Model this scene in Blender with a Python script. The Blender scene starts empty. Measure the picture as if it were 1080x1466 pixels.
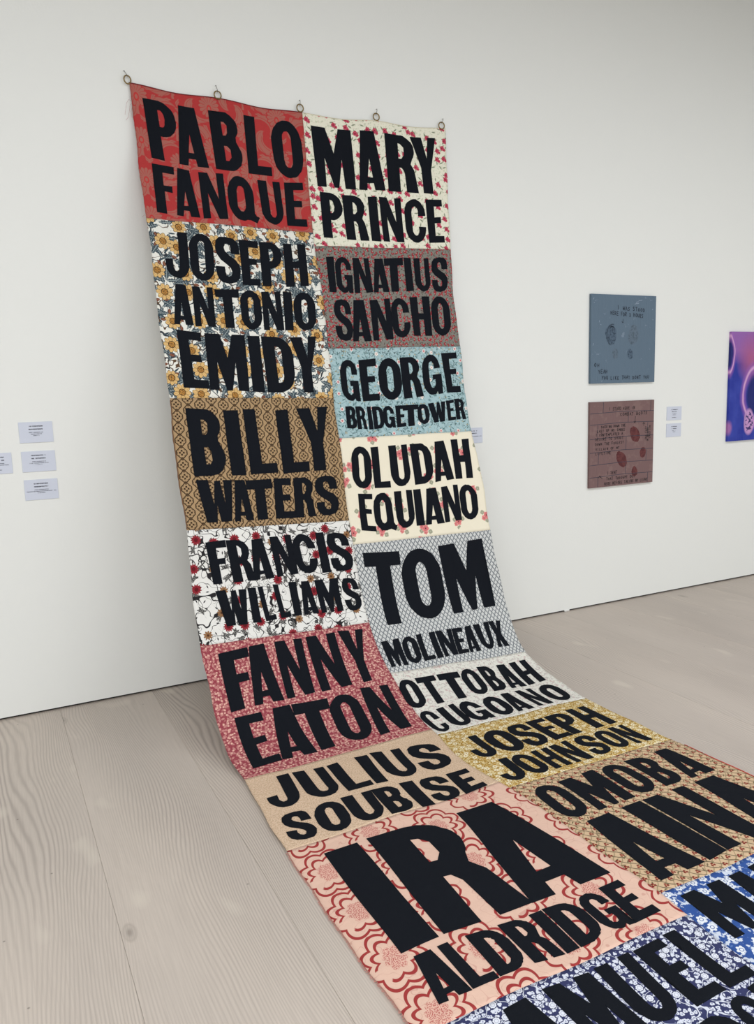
import bpy, math, random
import numpy as np
from mathutils import Vector, Matrix
from mathutils.geometry import delaunay_2d_cdt
rnd = random.Random(7)
SC = bpy.context.scene
COL = SC.collection

# ------------------------------------------------------------------ camera
cd = bpy.data.cameras.new('camera'); cam = bpy.data.objects.new('camera', cd); COL.objects.link(cam)
cd.sensor_fit = 'HORIZONTAL'; cd.sensor_width = 36.0; cd.lens = 1114.79 * 36 / 1080
cam.matrix_world = Matrix([[0.891134, 0.094501, -0.443791, 0.0], [-0.452739, 0.120239, -0.883498, -4.277637], [-0.03013, 0.988237, 0.149934, 1.6], [0.0, 0.0, 0.0, 1.0]])
SC.camera = cam
# ------------------------------------------------------------------ world, lights, exposure
w = bpy.data.worlds.new('world'); SC.world = w; w.use_nodes = True
w.node_tree.nodes['Background'].inputs[0].default_value = (.9, .95, 1, 1)
w.node_tree.nodes['Background'].inputs[1].default_value = .25
def area(name, loc, target, size, power, color):
    l = bpy.data.lights.new(name, 'AREA'); l.shape = 'RECTANGLE'; l.size, l.size_y = size
    l.energy = power; l.color = color
    o = bpy.data.objects.new(name, l); COL.objects.link(o); o.location = loc
    o.rotation_euler = (Vector(target) - Vector(loc)).to_track_quat('-Z', 'Y').to_euler()
    return o
area('skylight', (2.0, -4.2, 4.35), (2.0, -4.2, 0), (12.0, 2.6), 345, (.94, .965, 1.0))
area('front_fill', (-1.5, -8.0, 1.4), (1.0, 0, .9), (5.0, 2.6), 140, (.94, .97, 1.0))  # fill lamp added behind the camera, lifts the lower wall and banner shadow
area('front_fill', (6.0, -8.0, 1.4), (4.0, 0, .7), (5.0, 2.6), 105, (.94, .97, 1.0))  # second added fill lamp, aimed at the right part of the wall
SC.view_settings.view_transform = 'Standard'; SC.view_settings.look = 'None'
SC.view_settings.gamma = 1.0; SC.view_settings.use_curve_mapping = False
SC.view_settings.exposure = -0.02
SC.cycles.use_denoising = True
SC.cycles.max_bounces = 8; SC.cycles.diffuse_bounces = 5

# ------------------------------------------------------------------ node helper
def lin(c):
    return tuple(((x/255)/12.92 if x/255 <= .04045 else ((x/255+.055)/1.055)**2.4) for x in c)
class X:
    def __init__(s, nt, v): s.nt = nt; s.v = v
    def op(s, o, *a, clamp=False):
        n = s.nt.nodes.new('ShaderNodeMath'); n.operation = o; n.use_clamp = clamp
        for i, q in enumerate((s,) + a):
            if isinstance(q, X):
                if isinstance(q.v, (int, float)): n.inputs[i].default_value = q.v
                else: s.nt.links.new(q.v, n.inputs[i])
            else: n.inputs[i].default_value = float(q)
        return X(s.nt, n.outputs[0])
    def __add__(s, o): return s.op('ADD', o)
    __radd__ = __add__
    def __mul__(s, o): return s.op('MULTIPLY', o)
    __rmul__ = __mul__
    def __sub__(s, o): return s.op('SUBTRACT', o)
    def __rsub__(s, o): return X(s.nt, float(o)).op('SUBTRACT', s)
    def __truediv__(s, o): return s.op('DIVIDE', o)
    def sin(s): return s.op('SINE')
    def cos(s): return s.op('COSINE')
    def abs(s): return s.op('ABSOLUTE')
    def frac(s): return s.op('FRACT')
    def floor(s): return s.op('FLOOR')
    def sqrt(s): return s.op('SQRT')
    def min(s, o): return s.op('MINIMUM', o)
    def max(s, o): return s.op('MAXIMUM', o)
    def lt(s, o): return s.op('LESS_THAN', o)
    def gt(s, o): return s.op('GREATER_THAN', o)
    def inv(s): return 1.0 - s
def hyp(a, b): return (a*a + b*b).sqrt()
def atan2(a, b): return a.op('ARCTAN2', b)
def below(x, t, soft):           # 1 where x<t, soft edge
    return ((t - x) / soft + .5).op('ADD', 0.0, clamp=True)
class Pat:
    """flat printed fabric: layers of masks over a ground colour, in cloth metres"""
    def __init__(s, name, rough=.92, uv=True):
        s.m = bpy.data.materials.new(name); s.m.use_nodes = True; s.nt = s.m.node_tree
        s.b = s.nt.nodes['Principled BSDF']; s.b.inputs['Roughness'].default_value = rough
        s.b.inputs['Specular IOR Level'].default_value = .15
        n = s.nt.nodes.new('ShaderNodeUVMap' if uv else 'ShaderNodeTexCoord')
        sep = s.nt.nodes.new('ShaderNodeSeparateXYZ')
        s.co = n.outputs[0] if uv else n.outputs['Object']
        s.nt.links.new(s.co, sep.inputs[0])
        s.x, s.y, s.z = (X(s.nt, sep.outputs[i]) for i in range(3))
        s.c = None
    def vec(s, x, y, z=0.0):
        n = s.nt.nodes.new('ShaderNodeCombineXYZ')
        for i, q in enumerate((x, y, z)):
            if isinstance(q, X): s.nt.links.new(q.v, n.inputs[i])
            else: n.inputs[i].default_value = q
        return n.outputs[0]
    def noise(s, x, y, sc, detail=1.5, rough=.5, off=0.0):
        n = s.nt.nodes.new('ShaderNodeTexNoise'); n.inputs['Scale'].default_value = 1
        n.inputs['Detail'].default_value = detail; n.inputs['Roughness'].default_value = rough
        s.nt.links.new(s.vec(x*sc + off, y*sc + off*.7, off), n.inputs['Vector'])
        return X(s.nt, n.outputs[0])
    def cell(s, sc, rand=.8, off=0.0, x=None, y=None):
        """local metres inside a voronoi cell, and three random numbers"""
        x = (s.x if x is None else x)*sc + off; y = (s.y if y is None else y)*sc + off*1.3
        n = s.nt.nodes.new('ShaderNodeTexVoronoi'); n.voronoi_dimensions = '2D'
        n.inputs['Scale'].default_value = 1; n.inputs['Randomness'].default_value = rand
        s.nt.links.new(s.vec(x, y), n.inputs['Vector'])
        p = s.nt.nodes.new('ShaderNodeSeparateXYZ'); s.nt.links.new(n.outputs['Position'], p.inputs[0])
        q = s.nt.nodes.new('ShaderNodeSeparateXYZ'); s.nt.links.new(n.outputs['Color'], q.inputs[0])
        return ((x - X(s.nt, p.outputs[0]))/sc, (y - X(s.nt, p.outputs[1]))/sc,
                X(s.nt, q.outputs[0]), X(s.nt, q.outputs[1]), X(s.nt, q.outputs[2]))
    def lattice(s, sx, sy, drop=.5, jx=0.0, jy=0.0):
        """local metres inside a regular half-drop lattice"""
        x = s.x/sx + jx; k = x.floor(); y = s.y/sy + jy + k*drop
        return (x.frac() - .5)*sx, (y.frac() - .5)*sy
    def petals(s, lx, ly, n, R, dip=.3, rot=None, soft=.0012, sharp=False):
        th = atan2(ly, lx)
        if rot is not None: th = th + rot*6.283
        k = (th*(n/2)).sin().abs() if not sharp else ((th*(n/6.2832)).frac() - .5).abs()*2
        rim = (k*dip + (1 - dip))*R
        return below(hyp(lx, ly), rim, soft)
    def leaf(s, lx, ly, rot, a, b, ox=0.0, oy=0.0, soft=.001):
        c, d = (rot*6.283).cos(), (rot*6.283).sin()
        u = (lx - ox)*c + (ly - oy)*d; v = (ly - oy)*c - (lx - ox)*d
        t = (1 - (u/a)*(u/a)).max(0.0)*b
        return below(v.abs(), t, soft), u, v
    def ground(s, rgb):
        n = s.nt.nodes.new('ShaderNodeRGB'); n.outputs[0].default_value = (*lin(rgb), 1); s.c = n.outputs[0]
    def lay(s, mask, rgb):
        n = s.nt.nodes.new('ShaderNodeMix'); n.data_type = 'RGBA'
        s.nt.links.new(mask.v, n.inputs[0]); s.nt.links.new(s.c, n.inputs[6])
        n.inputs[7].default_value = (*lin(rgb), 1); s.c = n.outputs[2]
    def done(s, bump=.0012, bscale=14, weave=True):
        s.nt.links.new(s.c, s.b.inputs['Base Color'])
        if bump:
            h = s.noise(s.x, s.y, bscale, 3, .55)
            if weave: h = h + s.noise(s.x, s.y, 420, 1, .5)*.12
            n = s.nt.nodes.new('ShaderNodeBump'); n.inputs['Distance'].default_value = bump*10
            n.inputs['Strength'].default_value = .6
            s.nt.links.new(h.v, n.inputs['Height']); s.nt.links.new(n.outputs[0], s.b.inputs['Normal'])
        return s.m
def plain(name, rgb, rough=.6, metal=0.0, noise=0.0, nscale=20):
    m = bpy.data.materials.new(name); m.use_nodes = True; nt = m.node_tree; b = nt.nodes['Principled BSDF']
    b.inputs['Roughness'].default_value = rough; b.inputs['Metallic'].default_value = metal
    tc = nt.nodes.new('ShaderNodeTexCoord'); n = nt.nodes.new('ShaderNodeTexNoise')
    n.inputs['Scale'].default_value = nscale; nt.links.new(tc.outputs['Object'], n.inputs['Vector'])
    mx = nt.nodes.new('ShaderNodeMix'); mx.data_type = 'RGBA'
    nt.links.new(n.outputs[0], mx.inputs[0])
    mx.inputs[6].default_value = (*[x*(1-noise) for x in lin(rgb)], 1)
    mx.inputs[7].default_value = (*[min(1, x*(1+noise)) for x in lin(rgb)], 1)
    nt.links.new(mx.outputs[2], b.inputs['Base Color'])
    return m

# ------------------------------------------------------------------ mesh helper
def mesh_obj(name, verts, faces, mat, parent=None, uvs=None, smooth=False, kind=None, label=None):
    me = bpy.data.meshes.new(name); me.from_pydata([tuple(map(float, v)) for v in verts], [], [tuple(map(int, f)) for f in faces])
    if uvs is not None:
        ul = me.uv_layers.new(name='UVMap'); li = np.empty(len(me.loops), dtype=np.int32)
        me.loops.foreach_get('vertex_index', li)
        ul.data.foreach_set('uv', np.asarray(uvs, dtype=np.float32)[li].ravel())
    if smooth: me.polygons.foreach_set('use_smooth', [True]*len(me.polygons))
    me.materials.append(mat); me.update()
    o = bpy.data.objects.new(name, me); COL.objects.link(o)
    if parent:
        o.parent = parent
        q = parent; off = Vector((0, 0, 0))
        while q: off += q.location; q = q.parent
        o.location = -off
    if kind: o['kind'] = kind
    if label: o['label'] = label
    return o
def box_vf(a, b, bev=0.0):
    (x0, y0, z0), (x1, y1, z1) = a, b
    if not bev:
        v = [(x, y, z) for z in (z0, z1) for y in (y0, y1) for x in (x0, x1)]
        return v, [(0, 2, 3, 1), (4, 5, 7, 6), (0, 1, 5, 4), (2, 6, 7, 3), (0, 4, 6, 2), (1, 3, 7, 5)]
    e = bev; v = []; f = []       # box with bevelled edges on the -y (front) face
    for (y, k) in ((y1, 0), (y0 + e, 0), (y0, e)):
        v += [(x0+k, y, z0+k), (x1-k, y, z0+k), (x1-k, y, z1-k), (x0+k, y, z1-k)]
    for r in (0, 4):
        for i in range(4):
            j = (i+1) % 4; f.append((r+i, r+4+i, r+4+j, r+j)[::-1])
    f.append((8, 9, 10, 11)); f.append((3, 2, 1, 0))
    return v, f
def tube(pts, r, n=8, closed=False):
    pts = [Vector(p) for p in pts]; N = len(pts); V = []; Fs = []
    up = Vector((0, 1, 0))
    for i, p in enumerate(pts):
        a = pts[(i-1) % N] if (closed or i) else p; b = pts[(i+1) % N] if (closed or i < N-1) else p
        t = (b - a).normalized(); s = t.cross(up)
        if s.length < 1e-3: s = t.cross(Vector((1, 0, 0)))
        s.normalize(); u = s.cross(t)
        rr = r[i] if isinstance(r, (list, tuple)) else r
        for k in range(n):
            q = 2*math.pi*k/n; V.append(p + (s*math.cos(q) + u*math.sin(q))*rr)
    for i in range(N if closed else N-1):
        for k in range(n):
            a = i*n + k; b = i*n + (k+1) % n; c = ((i+1) % N)*n + (k+1) % n; d = ((i+1) % N)*n + k
            Fs.append((a, b, c, d))
    if not closed: Fs += [tuple(range(n))[::-1], tuple(range((N-1)*n, N*n))]
    return V, Fs
def thing(name, label, cat, loc, group=None):
    o = bpy.data.objects.new(name, None); COL.objects.link(o); o.location = loc; o.empty_display_size = .1
    o['label'] = label; o['category'] = cat
    if group: o['group'] = group
    return o

# ------------------------------------------------------------------ room shell
def wall_mat(name, rgb):
    p = Pat(name, .75, uv=False); p.ground(rgb)
    p.lay(p.noise(p.x, p.z, 1.3, 2)*.25, tuple(c-5 for c in rgb))
    p.nt.links.new(p.c, p.b.inputs['Base Color'])
    n = p.nt.nodes.new('ShaderNodeBump'); n.inputs['Distance'].default_value = .002; n.inputs['Strength'].default_value = .25
    p.nt.links.new(p.noise(p.x, p.z, 90, 3).v, n.inputs['Height']); p.nt.links.new(n.outputs[0], p.b.inputs['Normal'])
    return p.m
M_wall = wall_mat('white_wall_paint', (232, 233, 229))
M_dark = plain('dark_gap', (30, 29, 28), .9)
GAP = .012
v, f = box_vf((-5, 0, GAP), (10, .12, 5.2)); mesh_obj('wall_back', v, f, M_wall, kind='structure')
v, f = box_vf((-5, .02, -.05), (10, .12, GAP)); mesh_obj('trim_1', v, f, M_dark, kind='structure')
v, f = box_vf((-5.1, -11, -.05), (-5, .12, 5.2)); mesh_obj('wall_left', v, f, M_wall, kind='structure')
v, f = box_vf((10, -11, -.05), (10.1, .12, 5.2)); mesh_obj('wall_right', v, f, M_wall, kind='structure')
v, f = box_vf((-5, -11.1, -.05), (10, -11, 5.2)); mesh_obj('wall_front', v, f, M_wall, kind='structure')
v, f = box_vf((-5.1, -11.1, 5.2), (10.1, .12, 5.3)); mesh_obj('ceiling', v, f, wall_mat('grey_ceiling_paint', (150, 150, 148)), kind='structure')
# lump of filler that bridges the shadow gap
rr = random.Random(3); V = [(3.665, -.005, .012)]; Fc = []
for i in range(14):
    q = 6.283*i/14; V.append((3.665 + .026*math.cos(q)*rr.uniform(.8, 1.1), -.001, .008 + .011*math.sin(q)*rr.uniform(.8, 1.1)))
for i in range(14): Fc.append((0, 1+(i+1) % 14, 1+i))
V = [(x, y, max(z, 0.0005)) for x, y, z in V]
mesh_obj('trim_2', V, Fc, M_wall, kind='structure', label='small lump of white filler bridging the dark gap under the wall')

# floor of wide pale planks running to the wall
def plank_mat():
    p = Pat('whitened_fir_plank', .5); x, y = p.x, p.y
    warp = p.noise(x*1.0, y*.17, 2.7, 1.0, .5) ; w2 = p.noise(x*1.0, y*.25, 9.0, 2.0, .5, 3.0)
    lx, ly, ka, kb, kc = p.cell(1.25, 1.0, 7.0)                       # knots bend the grain round them
    kd = hyp(lx*1.0, ly*.45)
    bend = below(kd, .05, .12)*ka.gt(.45)*.035*below(0 - lx, 0.0, .06) - below(kd, .05, .12)*ka.gt(.45)*.0175
    ph = x + warp*.44 + w2*.018 + bend
    g = (ph*(6.283/.0115)).sin()*.5 + .5
    fine = p.noise(x*60, y*1.6, 3.0, 3, .6)
    amp = p.noise(x, y*.25, 2.4, 1, .5, 4.0)
    amp = ((amp - .30)*2.6).op('ADD', 0.0, clamp=True)
    p.ground((204, 192, 180))
    p.lay(((p.noise(x*1.0, y*.3, 2.0, 2, .5, 2.0) - .3)*2.0).op('ADD', 0.0, clamp=True)*.7, (184, 174, 165))
    p.lay((g*g)*amp*.62, (142, 131, 123))
    p.lay(((fine - .40)*2.4).op('ADD', 0.0, clamp=True)*.38, (164, 153, 144))
    p.lay(below(p.noise(x*1.0, y*.5, 6.0, 1, .5, 17.0), .29, .08)*.6, (210, 200, 186))
    p.lay(below(kd, .010, .014)*.6*ka.gt(.45), (122, 112, 104))
    p.lay(below((kd - .018).abs(), .003, .006)*.35*ka.gt(.45), (140, 128, 118))
    lx, ly, a, b, c = p.cell(2.3, 1.0, 2.0)
    p.lay(below(hyp(lx, ly), .0035, .003)*.6*a.gt(.5), (96, 88, 82))
    p.nt.links.new(p.c, p.b.inputs['Base Color'])
    p.b.inputs['Specular IOR Level'].default_value = .35
    n = p.nt.nodes.new('ShaderNodeBump'); n.inputs['Distance'].default_value = .0015; n.inputs['Strength'].default_value = .5
    p.nt.links.new(((1 - g*amp)*.6 + fine*.4).v, n.inputs['Height']); p.nt.links.new(n.outputs[0], p.b.inputs['Normal'])
    return p.m
M_plank = plank_mat()
floor = mesh_obj('floor', *box_vf((-5, -11, -.06), (10, .02, -.012)), plain('subfloor', (110, 100, 92), .9), kind='structure')
PW = .48; k = 0; xx = .235 - PW*11
while xx < 10:
    x0, x1 = max(xx + .0003, -5), min(xx + PW - .0003, 10)
    u0, v0 = k*3.71 % 17, k*5.3 % 23
    if k < 40:
        e = .0008; V = []; UV = []; lift = rnd.uniform(-.0006, .0)
        for (yy) in (-11.0, .0195):
            for (a, z) in ((x0, -.012), (x0, -e*1.5), (x0 + e, lift), (x1 - e, lift), (x1, -e*1.5), (x1, -.012)):
                V.append((a, yy, z)); UV.append((a - x0 + u0, yy + v0))
        Fp = [(i, i+6, i+7, i+1)[::-1] for i in range(5)] + [(0, 1, 2, 3, 4, 5), (11, 10, 9, 8, 7, 6)]
        mesh_obj('plank', V, Fp, M_plank, floor, UV)
    k += 1; xx += PW

# ------------------------------------------------------------------ the banner surface
TAB = np.array([[[825,-12,3178],[830,-15,3079],[833,-25,2979],[834,-41,2881],[835,-64,2784],[835,-94,2688],[835,-128,2594],[835,-160,2499],[835,-189,2404],[835,-214,2307],[835,-239,2210],[835,-263,2113],[835,-288,2016],[835,-314,1919],[835,-340,1823],[835,-366,1726],[835,-390,1629],[835,-413,1532],[835,-435,1434],[835,-459,1337],[835,-489,1242],[835,-523,1147],[835,-554,1053],[835,-577,956],[835,-593,858],[835,-606,758],[835,-623,660],[835,-648,562],[835,-682,469],[835,-729,383],[835,-788,303],[835,-855,228],[835,-925,157],[836,-1001,94],[839,-1087,48],[843,-1182,21],[845,-1281,9],[842,-1381,6],[837,-1481,6],[833,-1581,6],[829,-1681,6],[827,-1781,6],[825,-1881,6],[823,-1981,6],[822,-2081,6],[822,-2181,6],[823,-2281,6],[825,-2381,6],[826,-2481,6],[828,-2581,6],[829,-2681,6],[829,-2781,6],[828,-2881,6],[828,-2981,6],[828,-3081,6],[828,-3181,6],[828,-3281,6],[828,-3381,6],[828,-3481,6],[828,-3581,6],[828,-3681,6],[828,-3781,6],[828,-3881,6],[828,-3981,6],[828,-4081,6],[828,-4181,6]],[[1755,-12,3153],[1760,-13,3053],[1765,-14,2952],[1771,-15,2851],[1775,-16,2751],[1779,-19,2651],[1781,-27,2554],[1782,-45,2458],[1782,-72,2362],[1782,-99,2266],[1782,-125,2169],[1782,-149,2071],[1782,-169,1974],[1782,-186,1875],[1782,-200,1776],[1782,-212,1677],[1782,-229,1579],[1782,-254,1483],[1782,-282,1387],[1782,-306,1289],[1782,-323,1191],[1782,-339,1092],[1782,-357,993],[1782,-382,897],[1782,-414,803],[1782,-449,708],[1782,-482,612],[1782,-516,517],[1782,-557,428],[1782,-610,347],[1782,-678,275],[1782,-755,212],[1782,-839,158],[1782,-928,114],[1782,-1021,76],[1781,-1115,42],[1781,-1210,17],[1776,-1305,8],[1758,-1400,6],[1745,-1498,6],[1742,-1600,6],[1747,-1700,6],[1759,-1795,6],[1775,-1887,6],[1783,-1982,6],[1784,-2082,6],[1782,-2184,6],[1780,-2286,6],[1778,-2386,6],[1778,-2486,6],[1781,-2586,6],[1780,-2685,6],[1774,-2785,6],[1769,-2884,6],[1767,-2984,6],[1768,-3084,6],[1772,-3184,6],[1774,-3284,6],[1775,-3384,6],[1775,-3484,6],[1775,-3584,6],[1775,-3684,6],[1775,-3784,6],[1775,-3884,6],[1775,-3984,6],[1775,-4084,6]],[[2682,-12,3178],[2682,-21,3078],[2682,-29,2978],[2682,-35,2879],[2682,-39,2779],[2682,-43,2679],[2682,-47,2579],[2682,-54,2479],[2682,-63,2380],[2682,-75,2281],[2682,-91,2182],[2682,-109,2083],[2682,-127,1985],[2682,-146,1886],[2682,-164,1788],[2682,-182,1689],[2682,-201,1590],[2682,-222,1493],[2682,-248,1397],[2682,-280,1303],[2682,-319,1211],[2682,-357,1119],[2682,-389,1024],[2682,-415,928],[2682,-439,831],[2682,-466,734],[2682,-495,638],[2682,-528,542],[2682,-563,448],[2682,-603,357],[2682,-650,268],[2682,-707,185],[2682,-776,118],[2682,-860,73],[2681,-955,46],[2679,-1054,29],[2675,-1154,17],[2670,-1253,10],[2667,-1354,7],[2664,-1454,6],[2661,-1554,6],[2659,-1655,6],[2658,-1754,6],[2662,-1853,6],[2671,-1951,6],[2675,-2050,6],[2676,-2150,6],[2679,-2250,6],[2682,-2350,6],[2682,-2450,6],[2682,-2550,6],[2681,-2650,6],[2681,-2750,6],[2680,-2850,6],[2679,-2950,6],[2679,-3050,6],[2678,-3150,6],[2678,-3250,6],[2678,-3350,6],[2678,-3450,6],[2678,-3550,6],[2678,-3650,6],[2678,-3750,6],[2678,-3850,6],[2678,-3950,6],[2678,-4050,6]]], dtype=float) / 1000.0      # three rails (left hem, middle seam, right hem), one point every 10 cm
def S0(c, v):
    f = np.clip(v/.1, 0, TAB.shape[1] - 1.001); i = f.astype(int); s = (f - i)[..., None]
    def cr(T):
        n = len(T) - 1; p0, p1, p2, p3 = T[np.maximum(i-1, 0)], T[i], T[np.minimum(i+1, n)], T[np.minimum(i+2, n)]
        return .5*((2*p1) + (-p0+p2)*s + (2*p0-5*p1+4*p2-p3)*s*s + (-p0+3*p1-3*p2+p3)*s**3)
    a, b, d = cr(TAB[0]), cr(TAB[1]), cr(TAB[2]); cc = c[..., None]
    return np.where(cc <= 1, a + (b-a)*cc, b + (d-b)*(cc-1))
def wrinkle(c, v):
    x = c*.925
    w = .0024*np.sin(11*x + 2.1*v + 1.5*np.sin(1.7*v)) + .0018*np.sin(5.3*v - 7*x + 2*np.sin(3*x))
    w += .0016*np.sin(17*x - 9*v + 2*np.sin(2.2*v)) + .0012*np.sin(31*v + 6*x + 3*np.sin(4*x))*np.exp(-((v-1.8)/.5)**2)
    w += .0016*np.sin(24*x + 3*v)*np.exp(-((v-.05)/.25)**2)
    w += .004*np.exp(-((c-.62)/.05)**2)*np.exp(-((v-3.72)/.09)**2)          # the rumple where the cloth meets the floor
    w += .003*np.exp(-((c-1.0)/.03)**2)*np.sin(14*v)                         # puckers along the middle seam
    w -= .002*np.exp(-((c-1.0)/.008)**2)
    return w
def S(c, v, lift=0.0):
    c = np.asarray(c, float); v = np.asarray(v, float)
    P = S0(c, v); e = 1e-3
    dc = S0(c+e, v) - S0(c-e, v); dv = S0(c, np.maximum(v, .002)+e) - S0(c, np.maximum(v, .002)-e)
    n = -np.cross(dc, dv); n /= np.linalg.norm(n, axis=-1, keepdims=True)
    top = np.exp(-(v/.07)**2)
    w = wrinkle(c, v)*(1 - .6*top)
    q = np.clip((v-3.3)/.6, 0, 1); base = .0035*q*q*(3-2*q)
    P = P + n*(w + base)[..., None]
    # top hem hangs from five rings: it dips between them
    fr = (c*2) - np.floor(c*2)
    P[..., 2] -= top*.012*np.sin(np.pi*np.clip(fr, 0, 1))**2
    P[..., 1] = np.minimum(P[..., 1], -.0045)
    P[..., 2] = np.maximum(P[..., 2], .0035)
    return P + n*lift
banner = thing('fabric_banner', 'tall patchwork fabric banner with big black lettering, running from wall to floor', 'banner', (1.76, -.012, 0.0))

# --- printed fabrics
def m_damask():
    p = Pat('red_damask'); x, y = p.x, p.y; p.ground((176, 58, 58))
    mo = (168, 100, 90)
    wx = p.noise(x, y, 9, 1, .5) - .5; wy = p.noise(x, y, 9, 1, .5, 5.0) - .5
    x = x + wx*.02; y = y + wy*.02
    for (jx, jy, sgn) in ((.1, .2, 1.0), (.6, .2, -1.0)):            # scrolling acanthus leaves
        lx, ly = p.lattice(.37, .21, .5, jx, jy)
        lx = lx*sgn
        r = hyp(lx, ly); th = atan2(ly, lx)
        arm = (th*2.0 + r*52).sin()
        p.lay(below(0 - arm, -.25 , .2)*below(r, .098, .006)*below(0 - r, -.022, .006), mo)
        p.lay(below((arm - .72).abs(), .07, .06)*below(r, .095, .006)*below(0 - r, -.03, .006)*.8, (176, 62, 60))
        p.lay(below(((th*9 + r*90).sin() - .8).abs(), .2, .1)*below((r - .102).abs(), .010, .004), mo)
    fx, fy = p.lattice(.185, .21, .5, .35, .70); fy = fy + .012
    rr = hyp(fx, fy); th = atan2(fy, fx)
    p.lay(p.petals(fx, fy, 15, .060, .16), (176, 58, 58))
    fl = p.petals(fx, fy, 15, .054, .22); p.lay(fl, mo)
    p.lay(fl*below((th*7.5).sin().abs(), .22, .12)*below(0 - rr, -.018, .006), (178, 56, 56))
    p.lay(below(hyp(fx, (fy + .012)*.7), .013, .002), (186, 60, 58)); p.lay(below(hyp(fx, (fy + .012)*.7), .007, .002), mo)
    p.lay(below((fx.abs() - .004 - (fy + .07).abs()*.12), .0, .003)*below((fy + .075).abs(), .03, .004), mo)
    return p.done()
def roses(p, sc, R, cols, leafc, off=0.0, rand=.75, keep=-1, n=5):
    lx, ly, a, b, c = p.cell(sc, rand, off)
    k = a.gt(keep)
    lf, u, v = p.leaf(lx, ly, b, R*1.7, R*.42); p.lay(lf*k, leafc)
    lf, u, v = p.leaf(lx, ly, b + .28, R*1.5, R*.38); p.lay(lf*k, leafc)
    for (ox, oy, s) in ((0, 0, 1.0), (R*.9, -R*.7, .62)):
        qx, qy = lx - ox, ly - oy
        p.lay(p.petals(qx, qy, n, R*s, .25, c)*k, cols[0])
        r = hyp(qx, qy)
        p.lay(below(((r*(26/R)/s*.5 + atan2(qy, qx)*1.0).sin()), -.2, .3)*below(r, R*s*.85, .002)*k, cols[1])
        p.lay(below(hyp(qx + R*.12, qy), R*.25*s, .002)*k, cols[2])
def m_roses():
    p = Pat('cream_rose_print'); p.ground((231, 229, 210))
    n = p.noise(p.x, p.y, 60, 2, .6); p.lay(below(n, .40, .04)*.55, (176, 184, 152))
    n = p.noise(p.x, p.y, 75, 2, .6, 7.0); p.lay(below(n, .36, .04)*.4, (206, 170, 160))
    lx, ly, a, b, c = p.cell(26, 1, 3.0)
    lf, u, v = p.leaf(lx, ly, a, .014, .004); p.lay(lf*b.gt(.5), (139, 147, 122))
    roses(p, 15.5, .0150, ((204, 92, 112), (170, 36, 66), (120, 22, 44)), (128, 134, 108), 1.0, .7, .12)
    return p.done()
def m_ochre():
    p = Pat('ochre_floral_print'); x, y = p.x, p.y; p.ground((230, 229, 220))
    vn = (p.noise(x, y, 7, 2, .5) - .5).abs(); p.lay(below(vn, .010, .005), (50, 56, 62))
    vn = (p.noise(x, y, 10, 2, .5, 9.0) - .5).abs(); p.lay(below(vn, .009, .005), (92, 70, 52))
    for (sc, A, Bw, off, kp, n) in ((13, .040, .0125, 6.0, .08, 2), (17, .028, .010, 16.0, .3, 1)):
        lx, ly, a, b, c = p.cell(sc, .9, off)
        for k in range(n):
            lf, u, v = p.leaf(lx, ly, a + k*.3, A, Bw)
            ser = ((u*420).sin()*.0016)
            lf = below(v.abs() + ser, (1 - (u/A)*(u/A)).max(0.0)*Bw, .001)
            p.lay(lf*b.gt(kp), (44, 60, 70)); p.lay(lf*b.gt(kp)*below(v.abs(), .0013, .0008), (168, 176, 174))
            p.lay(lf*b.gt(kp)*below((u*520 + v.abs()*700).sin(), -.55, .3)*.7, (140, 152, 154))
    lx, ly, a, b, c = p.cell(21, .9, 11.0)
    p.lay(p.leaf(lx, ly, a, .015, .008)[0]*b.gt(.66), (112, 66, 52)); p.lay(p.leaf(lx, ly, a, .015, .001)[0]*b.gt(.66), (176, 130, 100))
    p.lay(p.leaf(lx, ly, a, .020, .0045)[0]*b.lt(.3), (60, 76, 84))
    lx, ly, a, b, c = p.cell(7.6, .62, 2.0); k = c.gt(.06)
    R = .036 + b*.010
    for (dR, col) in ((.0025, (74, 54, 34)), (0.0, (220, 184, 124))):
        th = atan2(ly, lx) + a*6.283
        rim = (R + dR)*((th*4.5).sin().abs()*.30 + .70 + (th*9 + 1).sin()*.03)
        p.lay(below(hyp(lx, ly), rim, .001)*k, col)
    r = hyp(lx, ly)
    p.lay(below(r, rim*.96, .001)*k*below((th*4.5).sin().abs(), .16, .08), (120, 84, 44))
    p.lay(below(r, rim*.92, .001)*k*below((th*22).cos(), -.60, .3)*.55, (168, 120, 62))
    ctr = below(r, .015 + p.noise(x, y, 160, 1)*.004, .002)*k
    p.lay(ctr, (190, 138, 70)); p.lay(below((r - .0165).abs(), .0016, .001)*k, (74, 52, 34))
    p.lay(below(p.noise(x, y, 230, 1), .47, .05)*ctr, (84, 58, 36))
    return p.done()
def m_taupe():
    p = Pat('taupe_sprig_print'); p.ground((128, 126, 118))
    lx, ly, a, b, c = p.cell(52, .9, 1.0)
    p.lay(p.leaf(lx, ly, a, .010, .0022)[0], (92, 92, 84)); p.lay(p.leaf(lx, ly, b, .008, .002)[0]*c.gt(.5), (84, 52, 52))
    lx, ly, a, b, c = p.cell(36, .75, 4.0)
    r = hyp(lx, ly)
    p.lay(below((r - .0074).abs(), .0034, .001)*below((atan2(ly, lx) + a*6.28).cos(), .35, .2)*b.gt(.1), (158, 44, 54))
    p.lay(below(hyp(lx - .002, ly), .0026, .001)*b.gt(.35), (205, 150, 140))
    return p.done()
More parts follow.
